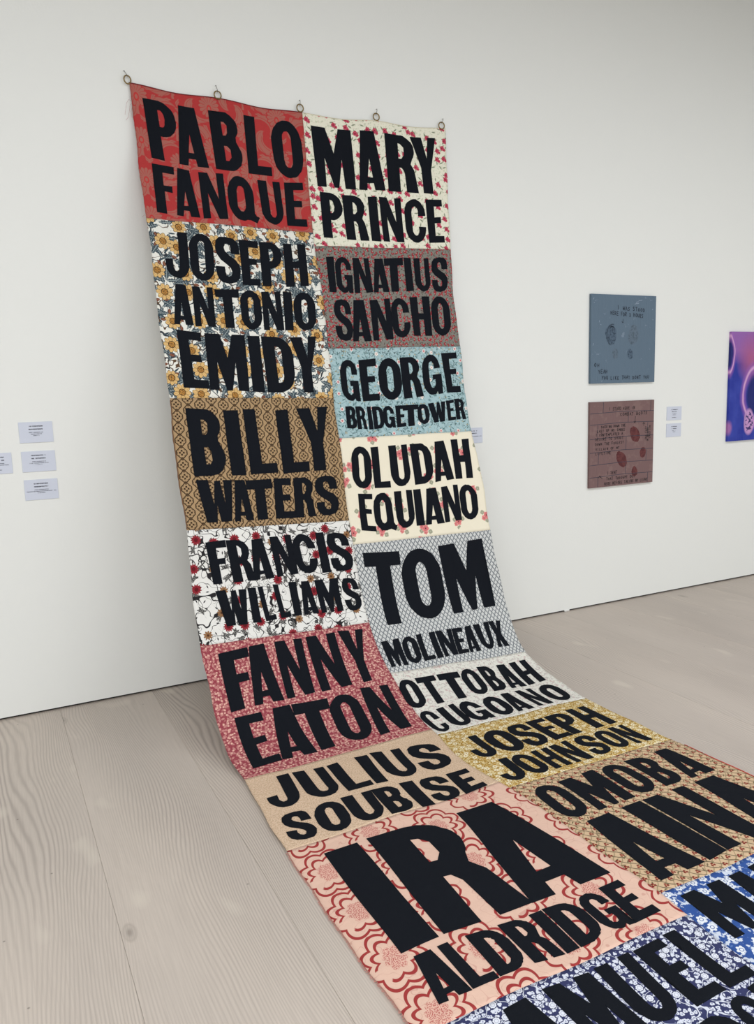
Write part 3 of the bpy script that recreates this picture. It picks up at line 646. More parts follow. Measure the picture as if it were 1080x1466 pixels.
LET = [('L0', [('P', (63, 67, 228, 70, 238, 373, 72, 364)), ('A', (214, 70, 384, 71, 393, 370, 224, 374)), ('B', (423, 71, 587, 69, 597, 368, 433, 367)), ('L', (628, 68, 775, 65, 769, 360, 622, 369)), ('O', (783, 65, 972, 58, 981, 352, 792, 359))]),
('L0', [('F', (69, 392, 187, 396, 181, 659, 63, 657)), ('A', (178, 396, 303, 402, 298, 654, 173, 659)), ('N', (325, 402, 469, 389, 463, 640, 320, 656)), ('Q', (483, 389, 663, 395, 658, 631, 478, 639)), ('U', (671, 396, 813, 386, 820, 626, 680, 633)), ('E', (841, 384, 967, 371, 967, 612, 835, 624))]),
('R0', [('M', (1048, 67, 1309, 67, 1321, 391, 1058, 384)), ('A', (1329, 67, 1515, 64, 1531, 386, 1345, 390)), ('R', (1546, 65, 1765, 69, 1772, 393, 1552, 386)), ('Y', (1730, 70, 1922, 65, 1943, 391, 1749, 392))]),
('R0', [('P', (1066, 413, 1213, 422, 1215, 679, 1068, 672)), ('R', (1219, 423, 1381, 425, 1389, 679, 1228, 679)), ('I', (1399, 426, 1463, 424, 1475, 680, 1408, 679)), ('N', (1479, 424, 1636, 427, 1646, 682, 1493, 680)), ('C', (1655, 427, 1809, 428, 1819, 680, 1666, 683)), ('E', (1820, 428, 1950, 421, 1956, 675, 1834, 679))]),
('L1', [('J', (83, 755, 210, 750, 196, 999, 69, 997)), ('O', (218, 750, 353, 741, 338, 998, 203, 999)), ('S', (363, 740, 505, 751, 490, 999, 348, 998)), ('E', (507, 751, 629, 745, 605, 997, 497, 999)), ('P', (631, 745, 768, 737, 755, 985, 618, 996)), ('H', (785, 736, 936, 719, 917, 970, 770, 984))]),
('L1', [('A', (85, 1027, 191, 1033, 184, 1239, 78, 1239)), ('N', (201, 1035, 313, 1032, 307, 1240, 193, 1243)), ('T', (327, 1038, 466, 1028, 458, 1241, 320, 1241)), ('O', (470, 1027, 595, 1027, 588, 1236, 462, 1241)), ('N', (602, 1028, 722, 1019, 720, 1231, 595, 1236)), ('I', (739, 1017, 795, 1013, 778, 1227, 726, 1231)), ('O', (800, 1013, 942, 1004, 934, 1221, 792, 1226))]),
('L1', [('E', (84, 1269, 219, 1277, 226, 1567, 86, 1565)), ('M', (236, 1278, 466, 1274, 459, 1572, 228, 1570)), ('I', (483, 1275, 557, 1271, 553, 1574, 479, 1573)), ('D', (570, 1272, 757, 1268, 760, 1567, 573, 1574)), ('Y', (749, 1269, 919, 1253, 926, 1565, 754, 1567))]),
('R1', [('I', (1065, 787, 1115, 784, 1103, 994, 1055, 992)), ('G', (1118, 784, 1233, 786, 1224, 996, 1110, 995)), ('N', (1248, 788, 1365, 786, 1366, 990, 1235, 995)), ('A', (1380, 786, 1499, 782, 1491, 983, 1372, 990)), ('T', (1479, 783, 1620, 775, 1608, 979, 1465, 985)), ('I', (1625, 775, 1679, 777, 1678, 975, 1620, 979)), ('U', (1700, 777, 1818, 774, 1818, 977, 1695, 976)), ('S', (1838, 770, 1966, 761, 1958, 970, 1830, 976))]),
('R1', [('S', (1066, 1034, 1190, 1035, 1186, 1277, 1062, 1267)), ('A', (1182, 1035, 1321, 1037, 1317, 1274, 1178, 1277)), ('N', (1333, 1037, 1482, 1025, 1475, 1265, 1331, 1272)), ('C', (1482, 1026, 1620, 1015, 1616, 1251, 1478, 1265)), ('H', (1636, 1015, 1790, 1006, 1784, 1245, 1636, 1248)), ('O', (1799, 1005, 1951, 1003, 1947, 1244, 1795, 1246))]),
('R2', [('G', (1062, 1382, 1188, 1382, 1189, 1622, 1062, 1611)), ('E', (1202, 1384, 1332, 1378, 1332, 1620, 1205, 1621)), ('O', (1338, 1377, 1505, 1377, 1506, 1620, 1339, 1620)), ('R', (1505, 1377, 1656, 1369, 1661, 1609, 1510, 1619)), ('G', (1669, 1368, 1818, 1354, 1819, 1597, 1670, 1609)), ('E', (1840, 1353, 1968, 1348, 1965, 1594, 1852, 1594))]),
('R2', [('B', (1071, 1647, 1143, 1650, 1136, 1782, 1064, 1773)), ('R', (1141, 1650, 1212, 1653, 1208, 1788, 1136, 1782)), ('I', (1225, 1654, 1257, 1655, 1252, 1789, 1218, 1789)), ('D', (1264, 1655, 1345, 1655, 1337, 1788, 1255, 1789)), ('G', (1340, 1655, 1423, 1656, 1417, 1787, 1335, 1787)), ('E', (1436, 1657, 1508, 1659, 1496, 1785, 1431, 1786)), ('T', (1490, 1659, 1606, 1658, 1594, 1782, 1479, 1785)), ('O', (1595, 1658, 1687, 1654, 1682, 1777, 1590, 1782)), ('W', (1686, 1654, 1824, 1646, 1822, 1767, 1690, 1777)), ('E', (1831, 1644, 1895, 1637, 1892, 1764, 1828, 1767)), ('R', (1901, 1636, 1979, 1635, 1976, 1764, 1899, 1764))]),
('L2', [('B', (78, 1667, 265, 1674, 272, 2010, 85, 2011)), ('I', (285, 1678, 369, 1676, 377, 2013, 293, 2013)), ('L', (401, 1669, 567, 1671, 569, 2007, 402, 2011)), ('L', (603, 1673, 777, 1658, 776, 2006, 602, 2013)), ('Y', (738, 1661, 947, 1644, 947, 1998, 739, 2008))]),
('L2', [('W', (86, 2029, 287, 2038, 289, 2248, 88, 2243)), ('A', (273, 2037, 388, 2040, 387, 2249, 272, 2248)), ('T', (366, 2041, 521, 2039, 517, 2249, 361, 2249)), ('E', (533, 2040, 644, 2039, 646, 2252, 523, 2249)), ('R', (658, 2039, 794, 2035, 780, 2251, 644, 2251)), ('S', (795, 2035, 944, 2030, 944, 2250, 794, 2251))]),
('R3', [('O', (1066, 1877, 1202, 1888, 1192, 2127, 1056, 2113)), ('L', (1209, 1890, 1322, 1892, 1316, 2134, 1203, 2128)), ('U', (1337, 1892, 1476, 1891, 1465, 2135, 1327, 2134)), ('D', (1497, 1891, 1646, 1893, 1638, 2135, 1489, 2135)), ('A', (1653, 1893, 1794, 1885, 1784, 2129, 1643, 2134)), ('H', (1816, 1886, 1965, 1888, 1931, 2135, 1797, 2130))]),
('R3', [('E', (1081, 2145, 1182, 2156, 1172, 2374, 1074, 2356)), ('Q', (1179, 2156, 1333, 2158, 1324, 2379, 1170, 2374)), ('U', (1334, 2158, 1459, 2162, 1450, 2375, 1323, 2379)), ('I', (1469, 2163, 1521, 2165, 1514, 2379, 1457, 2375)), ('A', (1532, 2166, 1671, 2167, 1662, 2381, 1522, 2378)), ('N', (1677, 2167, 1803, 2164, 1796, 2380, 1666, 2379)), ('O', (1807, 2164, 1939, 2181, 1930, 2388, 1798, 2380))]),
('L3', [('F', (95, 2341, 203, 2338, 223, 2553, 114, 2551)), ('R', (207, 2340, 334, 2346, 354, 2555, 227, 2553)), ('A', (324, 2347, 444, 2346, 461, 2553, 341, 2555)), ('N', (463, 2342, 597, 2340, 614, 2547, 481, 2552)), ('C', (592, 2340, 736, 2343, 754, 2559, 609, 2547)), ('I', (753, 2344, 808, 2343, 822, 2560, 765, 2559)), ('S', (816, 2343, 966, 2359, 983, 2566, 834, 2561))]),
('L3', [('W', (117, 2583, 289, 2591, 299, 2766, 129, 2761)), ('I', (298, 2588, 344, 2591, 348, 2766, 302, 2766)), ('L', (354, 2590, 421, 2590, 441, 2765, 375, 2767)), ('L', (446, 2588, 510, 2588, 530, 2763, 466, 2765)), ('I', (540, 2585, 590, 2587, 596, 2765, 550, 2764)), ('A', (598, 2588, 695, 2593, 705, 2768, 609, 2766)), ('M', (706, 2593, 851, 2597, 858, 2778, 722, 2770)), ('S', (870, 2597, 976, 2610, 986, 2783, 880, 2782))]),
('R4', [('T', (1050, 2480, 1300, 2502, 1288, 2909, 1041, 2899)), ('O', (1293, 2501, 1572, 2508, 1564, 2915, 1285, 2909)), ('M', (1578, 2508, 1923, 2505, 1915, 2911, 1592, 2912))]),
('R4', [('M', (1031, 2991, 1154, 2990, 1144, 3159, 1029, 3155)), ('O', (1162, 2990, 1269, 2989, 1256, 3157, 1149, 3159)), ('L', (1276, 2989, 1359, 2991, 1341, 3157, 1257, 3157)), ('I', (1367, 2991, 1409, 2990, 1397, 3157, 1354, 3157)), ('N', (1417, 2990, 1533, 2994, 1507, 3155, 1408, 3157)), ('E', (1536, 2994, 1614, 2998, 1596, 3155, 1510, 3155)), ('A', (1612, 2998, 1699, 2997, 1687, 3158, 1600, 3155)), ('U', (1699, 2997, 1819, 2994, 1802, 3159, 1713, 3158)), ('X', (1819, 2994, 1912, 3001, 1905, 3163, 1819, 3159))]),
('L4', [('F', (83, 2887, 241, 2880, 237, 3184, 79, 3183)), ('A', (213, 2883, 376, 2877, 362, 3189, 200, 3183)), ('N', (396, 2879, 559, 2887, 534, 3191, 378, 3187)), ('N', (584, 2885, 766, 2885, 751, 3205, 572, 3197)), ('Y', (788, 2882, 944, 2899, 918, 3210, 775, 3204))]),
('L4', [('E', (85, 3215, 228, 3222, 217, 3524, 68, 3528)), ('A', (243, 3221, 418, 3223, 392, 3543, 218, 3524)), ('T', (386, 3222, 582, 3242, 544, 3543, 360, 3539)), ('O', (571, 3243, 744, 3246, 718, 3562, 547, 3543)), ('N', (780, 3239, 944, 3260, 919, 3569, 733, 3567))]),
('R5', [('O', (1000, 3249, 1122, 3253, 1103, 3461, 981, 3454)), ('T', (1129, 3254, 1256, 3263, 1237, 3467, 1116, 3462)), ('T', (1275, 3263, 1420, 3274, 1392, 3479, 1253, 3468)), ('O', (1421, 3274, 1547, 3264, 1527, 3481, 1402, 3480)), ('B', (1571, 3264, 1679, 3272, 1656, 3487, 1548, 3480)), ('A', (1694, 3273, 1801, 3285, 1781, 3499, 1674, 3487)), ('H', (1813, 3286, 1941, 3285, 1928, 3501, 1798, 3500))]),
('R5', [('C', (995, 3486, 1091, 3492, 1110, 3683, 1016, 3690)), ('U', (1118, 3497, 1238, 3495, 1254, 3693, 1131, 3681)), ('G', (1242, 3495, 1376, 3508, 1390, 3695, 1256, 3693)), ('O', (1398, 3510, 1535, 3516, 1549, 3704, 1411, 3699)), ('A', (1534, 3516, 1638, 3518, 1653, 3717, 1548, 3704)), ('N', (1663, 3517, 1775, 3530, 1788, 3725, 1688, 3716)), ('O', (1803, 3532, 1937, 3538, 1951, 3731, 1817, 3728))]),
('L5', [('J', (56, 3640, 200, 3635, 187, 3895, 44, 3881)), ('U', (218, 3639, 365, 3667, 378, 3919, 219, 3897)), ('L', (384, 3669, 507, 3674, 521, 3937, 397, 3922)), ('I', (528, 3676, 590, 3689, 592, 3950, 533, 3939)), ('U', (607, 3684, 764, 3711, 775, 3964, 624, 3951)), ('S', (788, 3707, 949, 3766, 958, 3975, 799, 3967))]),
('L5', [('S', (54, 3927, 176, 3945, 155, 4141, 34, 4113)), ('O', (194, 3943, 332, 3952, 310, 4160, 173, 4143)), ('U', (337, 3954, 484, 3972, 457, 4177, 322, 4161)), ('B', (486, 3970, 604, 3987, 585, 4194, 468, 4178)), ('I', (624, 3989, 689, 4000, 667, 4206, 606, 4197)), ('S', (706, 4001, 833, 4023, 813, 4216, 684, 4205)), ('E', (856, 4031, 967, 4040, 940, 4215, 819, 4217))]),
('R6', [('J', (1068, 3799, 1188, 3804, 1192, 4028, 1073, 4022)), ('O', (1200, 3805, 1358, 3810, 1367, 4038, 1209, 4029)), ('S', (1361, 3810, 1489, 3819, 1497, 4046, 1370, 4038)), ('E', (1503, 3820, 1613, 3828, 1622, 4054, 1512, 4047)), ('P', (1623, 3829, 1750, 3834, 1755, 4062, 1628, 4054)), ('H', (1772, 3833, 1906, 3839, 1921, 4066, 1778, 4063))]),
('R6', [('J', (1060, 4061, 1182, 4067, 1156, 4252, 1034, 4253)), ('O', (1179, 4067, 1301, 4068, 1291, 4263, 1169, 4252)), ('H', (1327, 4069, 1424, 4073, 1404, 4262, 1297, 4263)), ('N', (1439, 4073, 1546, 4078, 1533, 4270, 1431, 4265)), ('S', (1574, 4081, 1682, 4091, 1673, 4271, 1565, 4270)), ('O', (1696, 4090, 1810, 4090, 1801, 4277, 1686, 4272)), ('N', (1821, 4090, 1918, 4099, 1927, 4281, 1824, 4278))]),
('R7', [('O', (1045, 4340, 1196, 4349, 1182, 4600, 1031, 4590)), ('M', (1215, 4353, 1424, 4356, 1410, 4607, 1201, 4601)), ('O', (1439, 4357, 1586, 4366, 1572, 4613, 1425, 4606)), ('B', (1615, 4368, 1749, 4383, 1732, 4617, 1597, 4615)), ('A', (1775, 4378, 1926, 4379, 1912, 4622, 1761, 4615))]),
('R7', [('A', (1043, 4631, 1277, 4633, 1287, 5025, 1053, 5024)), ('I', (1292, 4633, 1400, 4638, 1414, 5025, 1312, 5025)), ('N', (1413, 4639, 1663, 4647, 1657, 5034, 1419, 5025)), ('A', (1678, 4646, 1924, 4645, 1934, 5044, 1688, 5035))]),
('L6', [('I', (116, 4249, 255, 4261, 249, 4826, 113, 4817)), ('R', (299, 4258, 636, 4310, 608, 4865, 270, 4825)), ('A', (609, 4306, 938, 4337, 934, 4906, 605, 4864))]),
('L6', [('A', (112, 4847, 221, 4858, 214, 5042, 105, 5030)), ('L', (219, 4857, 308, 4864, 307, 5052, 218, 5042)), ('D', (322, 4865, 434, 4882, 424, 5062, 312, 5050)), ('R', (441, 4882, 548, 4900, 542, 5083, 435, 5063)), ('I', (557, 4901, 603, 4907, 596, 5089, 548, 5086)), ('D', (611, 4905, 723, 4924, 716, 5099, 603, 5091)), ('G', (729, 4925, 828, 4936, 821, 5114, 722, 5100)), ('E', (841, 4937, 932, 4944, 934, 5119, 824, 5114))]),
('L7', [('S', (64, 5130, 195, 5139, 199, 5361, 68, 5347)), ('A', (212, 5140, 364, 5148, 368, 5379, 216, 5363)), ('M', (388, 5149, 550, 5170, 562, 5396, 400, 5383)), ('U', (575, 5170, 707, 5183, 695, 5412, 563, 5396)), ('E', (726, 5189, 837, 5198, 843, 5428, 726, 5417)), ('L', (856, 5196, 970, 5201, 975, 5440, 860, 5430))]),
('R8', [('M', (1049, 5109, 1243, 5115, 1243, 5325, 1049, 5319)), ('A', (1262, 5116, 1375, 5119, 1375, 5329, 1262, 5326)), ('R', (1395, 5120, 1600, 5126, 1600, 5336, 1395, 5330)), ('Y', (1640, 5127, 1850, 5134, 1850, 5344, 1640, 5337))]),
('R8', [('S', (1077, 5347, 1190, 5351, 1190, 5566, 1077, 5562)), ('E', (1205, 5351, 1320, 5355, 1320, 5570, 1205, 5566)), ('A', (1335, 5355, 1450, 5358, 1450, 5573, 1335, 5570)), ('C', (1465, 5359, 1580, 5362, 1580, 5577, 1465, 5574)), ('O', (1600, 5363, 1710, 5366, 1710, 5581, 1600, 5578)), ('L', (1730, 5367, 1830, 5370, 1830, 5585, 1730, 5582)), ('E', (1850, 5370, 1950, 5374, 1950, 5588, 1850, 5586))]),
('L7', [('C', (50, 5455, 145, 5455, 145, 5670, 50, 5670)), ('O', (160, 5455, 260, 5455, 260, 5670, 160, 5670)), ('L', (275, 5455, 360, 5455, 360, 5670, 275, 5670)), ('E', (375, 5455, 465, 5455, 465, 5670, 375, 5670)), ('R', (480, 5455, 580, 5455, 580, 5670, 480, 5670)), ('I', (595, 5455, 640, 5455, 640, 5670, 595, 5670)), ('D', (655, 5455, 775, 5455, 775, 5670, 655, 5670)), ('G', (790, 5455, 883, 5455, 883, 5670, 790, 5670)), ('E', (897, 5455, 970, 5455, 970, 5670, 897, 5670))])]
seed = 1
for key, word in LET:
    for ch, q in word:
        seed += 1
        letter(ch, *[(q[i]/1000, q[i+1]/1000) for i in (0, 2, 4, 6)], patches[key], seed)

# hems, pipings and threads of the banner
M_hem = plain('dark_red_hem_thread', (112, 36, 40), .9, noise=.2, nscale=200)
M_pip = plain('coral_red_binding', (196, 84, 72), .9, noise=.2, nscale=200)
M_brn = plain('brown_edge_binding', (112, 80, 54), .9, noise=.15, nscale=200)
def strip(name, c0, c1, v0, v1, n, mat, lift=.0022, r=.0022, label=None, parent=banner):
    t = np.linspace(0, 1, n); c = c0 + (c1-c0)*t; v = v0 + (v1-v0)*t
    if abs(c1-c0) < .2:
        c = c + (edge_wob(v) if c0 < 1 else edge_wob(v + 3))
    P = S(c, v, lift)
    V, Fc = tube([tuple(p) for p in P], r, 6); return mesh_obj(name, V, Fc, mat, parent, smooth=True, label=label)
strip('hem', .0, 1.0, .002, .002, 60, M_hem, .0, .0028, 'rolled dark red top hem')
strip('hem', 1.0, 2.0, .002, .002, 60, plain('cream_hem', (214, 208, 186), .9, noise=.1), .0, .0025, 'rolled cream top hem')
strip('edge_binding', 2.0, 2.0, 4.40, 6.05, 120, M_pip, .001, .0024, 'thin coral red edge binding')
strip('edge_binding', .0, .0, 1.63, 2.27, 60, M_brn, .0005, .003, 'thin brown edge binding')
M_thr = plain('loose_thread_pink', (188, 150, 150), .9)
def thread(c, v, pts, name='loose_thread'):
    b = S(np.array([c]), np.array([v]), .001)[0]
    mesh_obj(name, *tube([(b[0]+p[0], b[1]+p[1], b[2]+p[2]) for p in pts], .0007, 5), M_thr, banner)
thread(0, .09, [(0, 0, 0), (-.012, -.002, .006), (-.024, -.004, -.012), (-.030, -.004, -.04), (-.036, -.004, -.07)])
thread(0, .10, [(0, 0, 0), (-.008, -.002, -.01), (-.014, -.004, -.04), (-.022, -.004, -.07), (-.034, -.004, -.085)])
thread(0, .12, [(0, 0, 0), (-.006, -.003, -.02), (-.004, -.004, -.05)])
thread(0, .69, [(0, 0, 0), (-.010, -.003, .004), (-.022, -.004, -.008)])
R = random.Random(5)
V = []; Fc = []
for i in range(420):                      # frayed edge of the pink patch
    v = 4.17 + i*.0021; b = S(np.array([0.0 + float(edge_wob(np.array(v)))]), np.array([v]), -.0004)[0]
    l = R.uniform(.003, .009); dy = R.uniform(-.004, .004)
    a, f = tube([(b[0]+.001, b[1], b[2]), (b[0]-l, b[1]+dy, max(.0012, b[2]-.002))], .0005, 3)
    k = len(V); V += a; Fc += [tuple(j+k for j in q) for q in f]
mesh_obj('frayed_edge', V, Fc, plain('pink_fray', (206, 140, 128), .95), banner, kind='stuff')

# ------------------------------------------------------------------ rings and hooks
M_brass = plain('aged_brass', (132, 112, 72), .4, .8, .25, 80)
M_steel = plain('dull_steel_wire', (120, 116, 108), .45, .7, .2, 80)
RG = [(.819, 3.192, .806, 3.232), (1.278, 3.181, 1.272, 3.227), (1.742, 3.176, 1.744, 3.217), (2.215, 3.188, 2.222, 3.231), (2.658, 3.193, 2.672, 3.233)]
wh = ["at the banner's top left corner", 'at the middle of the red damask cloth', 'where the red and cream cloths meet',
      'at the middle of the cream rose cloth', "at the banner's top right corner"]
for i, (x, z, hx, hz) in enumerate(RG):
    t = thing('curtain_ring', 'small round brass ring ' + wh[i], 'ring', (x, -.012, z), 'brass rings along the top of the banner')
    tilt = [.5, .25, .1, .0, -.1][i]; rr_ = .0195
    pts = [(x + rr_*math.cos(a)*math.cos(tilt), -.014 + rr_*math.cos(a)*math.sin(tilt)*.3, z - .002 + rr_*math.sin(a)) for a in [k*math.pi/14 for k in range(28)]]
    mesh_obj('ring', *tube(pts, 0.0033, 8, True), M_brass, t, smooth=True)
    t = thing('wall_hook', 'thin bent wire wall hook ' + wh[i], 'hook', (hx, -.002, hz), 'wire hooks that hold the brass rings')
    pts = [(hx, .001, hz), (hx, -.012, hz), (hx+(x-hx)*.35, -.0165, hz-.012), (x+(hx-x)*.1, -.0175, z+.020), (x, -.018, z+.0145), (x, -.0145, z+.0118), (x, -.010, z+.0155)]
    mesh_obj('hook_wire', *tube(pts, .0014, 6), M_steel, t, smooth=True)

# ------------------------------------------------------------------ wall labels
M_card = plain('pale_blue_white_card', (203, 208, 221), .55, noise=.01)
M_ink = plain('dark_print_ink', (52, 54, 66), .8); M_ink2 = plain('grey_print_ink', (120, 123, 138), .8)
def wall_label(x0, z1, w_, h_, label, rows, group):
    o = thing('wall_label', label, 'label', (x0 + w_/2, 0, z1 - h_), group)
    mesh_obj('card', *box_vf((x0, -.004, z1-h_), (x0+w_, 0, z1), .0005), M_card, o)
    R = random.Random(int(x0*100 + z1*10)); 
    for (zz, ww, hh, ink) in rows:
        V = []; F = []; xc = x0 + w_*.5; xa = xc - ww/2
        while xa < xc + ww/2 - .001:
            cw = hh*R.uniform(.42, .8)
            if R.random() < .16: xa += hh*.55; continue
            zc = z1 - zz; st = hh*.28; xb = min(xa+cw, xc+ww/2); kind = R.randrange(3); Y = -.0043
            rects = [(xa, zc, xa+st, zc+hh), (xa, zc+hh-st, xb, zc+hh)] + ([(xa, zc, xb, zc+st)] if kind else []) + ([(xb-st, zc, xb, zc+hh)] if kind == 1 else [(xa, zc+hh*.4, xb, zc+hh*.4+st)])
            for (a, b, c, d) in rects:
                n = len(V); V += [(a, Y, b), (c, Y, b), (c, Y, d), (a, Y, d)]; F.append((n, n+1, n+2, n+3))
            xa = xb + hh*.16
        if V: mesh_obj('printed_line', V, F, ink, o, kind='stuff')
I, J = M_ink, M_ink2
base = [(.024, .066, .0055, I), (.039, .066, .0055, I), (.054, .066, .0040, J), (.062, .052, .0038, J), (.070, .028, .0038, J)]
wide = [(.024, .066, .0055, I), (.039, .066, .0055, I), (.054, .066, .0040, J), (.062, .090, .0038, J), (.070, .030, .0038, J)]
wid3 = [(.024, .066, .0055, I), (.039, .066, .0055, I), (.054, .066, .0040, J), (.062, .138, .0038, J), (.070, .036, .0038, J)]
G1 = 'printed wall labels left of the banner'
wall_label(.168, 1.513, .157, .103, 'topmost white wall label left of the banner, with five short centred lines', base, G1)
wall_label(.168, 1.367, .157, .103, 'middle white wall label in the column left of the banner', wide, G1)
wall_label(.168, 1.224, .157, .103, 'lowest white wall label left of the banner, with one wide line of print', wid3, G1)
wall_label(-.033, 1.367, .157, .103, 'white wall label cut off by the left edge of the photo', [(.024, .09, .0055, I), (.039, .09, .0055, I), (.054, .09, .004, J), (.062, .13, .0038, J), (.086, .06, .0038, J)], G1)
wall_label(2.785, 1.362, .157, .100, 'white wall label half hidden behind the right edge of the banner', [(.024, .07, .0055, I), (.039, .06, .0055, I), (.058, .14, .0040, J)], None)
G2 = 'printed wall labels right of the brick canvas'
wall_label(4.611, 1.438, .154, .102, 'upper of two small white wall labels right of the brown brick canvas', [(.026, .066, .0055, I), (.042, .050, .0055, I), (.056, .040, .004, J), (.065, .03, .0038, J), (.084, .044, .0042, I)], G2)
wall_label(4.611, 1.311, .154, .101, 'lower of two small white wall labels right of the brown brick canvas', [(.026, .066, .0055, I), (.042, .050, .0055, I), (.056, .036, .004, J), (.065, .03, .0038, J)], G2)

# ------------------------------------------------------------------ canvases with hand writing
SF = {'A': [[(0,0),(.45,1),(.9,0)],[(.2,.4),(.7,.4)]], 'B': [[(0,0),(0,1),(.6,.9),(.6,.6),(0,.52),(.7,.4),(.7,.1),(0,0)]], 'C': [[(.8,.85),(.4,1),(.05,.7),(.05,.3),(.4,0),(.8,.12)]],
 'D': [[(0,0),(0,1),(.6,.8),(.75,.4),(.5,.05),(0,0)]], 'E': [[(.75,1),(0,1),(0,0),(.75,0)],[(0,.52),(.6,.52)]], 'F': [[(.75,1),(0,1),(0,0)],[(0,.52),(.6,.52)]],
 'G': [[(.8,.85),(.4,1),(.05,.7),(.05,.3),(.4,0),(.8,.15),(.8,.45),(.45,.45)]], 'H': [[(0,0),(0,1)],[(.7,0),(.7,1)],[(0,.5),(.7,.5)]], 'I': [[(.3,0),(.3,1)]],
 'K': [[(0,0),(0,1)],[(.7,1),(0,.45),(.7,0)]], 'L': [[(0,1),(0,0),(.65,0)]], 'M': [[(0,0),(.05,1),(.45,.35),(.85,1),(.9,0)]], 'N': [[(0,0),(0,1),(.7,0),(.7,1)]],
 'O': [[(.4,1),(.05,.7),(.05,.3),(.4,0),(.78,.3),(.78,.7),(.4,1)]], 'P': [[(0,0),(0,1),(.65,.9),(.65,.55),(0,.48)]], 'R': [[(0,0),(0,1),(.65,.9),(.6,.55),(0,.48),(.7,0)]],
 'S': [[(.7,.88),(.35,1),(.05,.75),(.6,.4),(.6,.12),(.3,0),(0,.12)]], 'T': [[(0,1),(.8,1)],[(.4,1),(.4,0)]], 'U': [[(0,1),(.03,.25),(.35,0),(.7,.25),(.72,1)]],
 'V': [[(0,1),(.4,0),(.8,1)]], 'W': [[(0,1),(.2,0),(.45,.6),(.7,0),(.9,1)]], 'X': [[(0,0),(.7,1)],[(0,1),(.7,0)]], 'Y': [[(0,1),(.38,.5),(.75,1)],[(.38,.5),(.38,0)]],
 '3': [[(0,.9),(.4,1),(.7,.75),(.3,.52),(.75,.25),(.35,0),(0,.12)]]}
def strokes_vf(polys, Y, th):
    V = []; F = []
    for pl in polys:
        for (a, b) in zip(pl[:-1], pl[1:]):
            dx, dz = b[0]-a[0], b[1]-a[1]; l = math.hypot(dx, dz) or 1e-6; nx, nz = -dz/l*th, dx/l*th; ex, ez = dx/l*th*.6, dz/l*th*.6
            k = len(V); V += [(a[0]-nx-ex, Y, a[1]-nz-ez), (b[0]-nx+ex, Y, b[1]-nz+ez), (b[0]+nx+ex, Y, b[1]+nz+ez), (a[0]+nx-ex, Y, a[1]+nz-ez)]; F.append((k, k+1, k+2, k+3))
    return V, F
def handwrite(text, x, z, h, wd, Y, th, mat, parent, slope=0.0, seed=1, vertical=False):
    R = random.Random(seed); n = len(text); adv = wd/n; pl = []
    for i, ch in enumerate(text):
        if ch == ' ': continue
        ox = i*adv + R.uniform(-.05, .05)*adv; oz = slope*i*adv + R.uniform(-.08, .08)*h; s = R.uniform(.86, 1.08); t = R.uniform(-.1, .1)
        for st in SF[ch]:
            q = [(ox + (p[0] + t*p[1])*adv*.78*s, oz + p[1]*h*s) for p in st]
            pl.append([(x - b, z + a) if vertical else (x + a, z + b) for a, b in q])
    V, F = strokes_vf(pl, Y, th); return mesh_obj('handwriting', V, F, mat, parent, kind='stuff')
def blob(cx, cz, w_, h_, Y, mat, parent, name, tilt=0.0, taper=0.0, seed=1):
    R = random.Random(seed); V = [(cx, Y, cz)]; n = 26
    for i in range(n):
        a = 2*math.pi*i/n; r = R.uniform(.93, 1.05); x = math.cos(a)*w_/2*r*(1 + taper*math.sin(a)); z = math.sin(a)*h_/2*r
        V.append((cx + x*math.cos(tilt) - z*math.sin(tilt), Y, cz + x*math.sin(tilt) + z*math.cos(tilt)))
    return mesh_obj(name, V, [(0, 1+i, 1+(i+1) % n) for i in range(n)], mat, parent)
def paint_mat(name, base, fleck, amt, sc=30, thr=.3):
    p = Pat(name, .7, uv=False); p.ground(base); p.lay(p.noise(p.x, p.z, 5, 3)*.35, tuple(int(c*.93) for c in base))
    p.lay(below(p.noise(p.x, p.z, sc, 4, .65, 3.0), thr, .06)*amt, fleck); return p.done(.0006, 60, False)
# blue grey canvas
cb = thing('canvas', 'square slate blue canvas with faint footprints, hung above the brown brick canvas', 'painting', (4.152, 0, 1.625), 'pair of square footprint canvases')
CX, CZ, CW = 3.846, 1.625, .612
mesh_obj('panel', *box_vf((CX, -.02, CZ), (CX+CW, -.001, CZ+.614), .001), paint_mat('slate_blue_paint', (97, 115, 131), (150, 163, 178), .35, 16, .34), cb)
Mi = plain('dark_blue_crayon', (30, 38, 54), .8)
Y0 = -.0206
def T(u, v): return CX + u*CW, CZ + v*.614
for (tx, u, v, h, wd, sl, sd) in (('I WAS STOOD', .395, .835, .025, .27, -.05, 1), ('HERE FOR 3 HOURS', .29, .775, .026, .315, -.06, 2),
                                  ('OH', .055, .19, .026, .056, 0, 3), ('YEAH', .12, .115, .025, .088, .02, 4), ('YOU LIKE THAT DONT YOU', .17, .042, .024, .46, .0, 5)):
    x, z = T(u, v); handwrite(tx, x, z, h, wd, Y0, .0021, Mi, cb, sl, sd)
x, z = T(.475, .685); mesh_obj('arrow', *strokes_vf([[(x+.006, z+.026), (x, z)], [(x-.007, z+.010), (x, z), (x+.008, z+.006)]], Y0, .0018), Mi, cb)
Mf = paint_mat('dark_footprint_smudge', (84, 101, 118), (50, 62, 76), .8, 60, .47)
Mf2 = paint_mat('pale_footprint_smudge', (98, 113, 128), (72, 86, 96), .7, 60, .47)
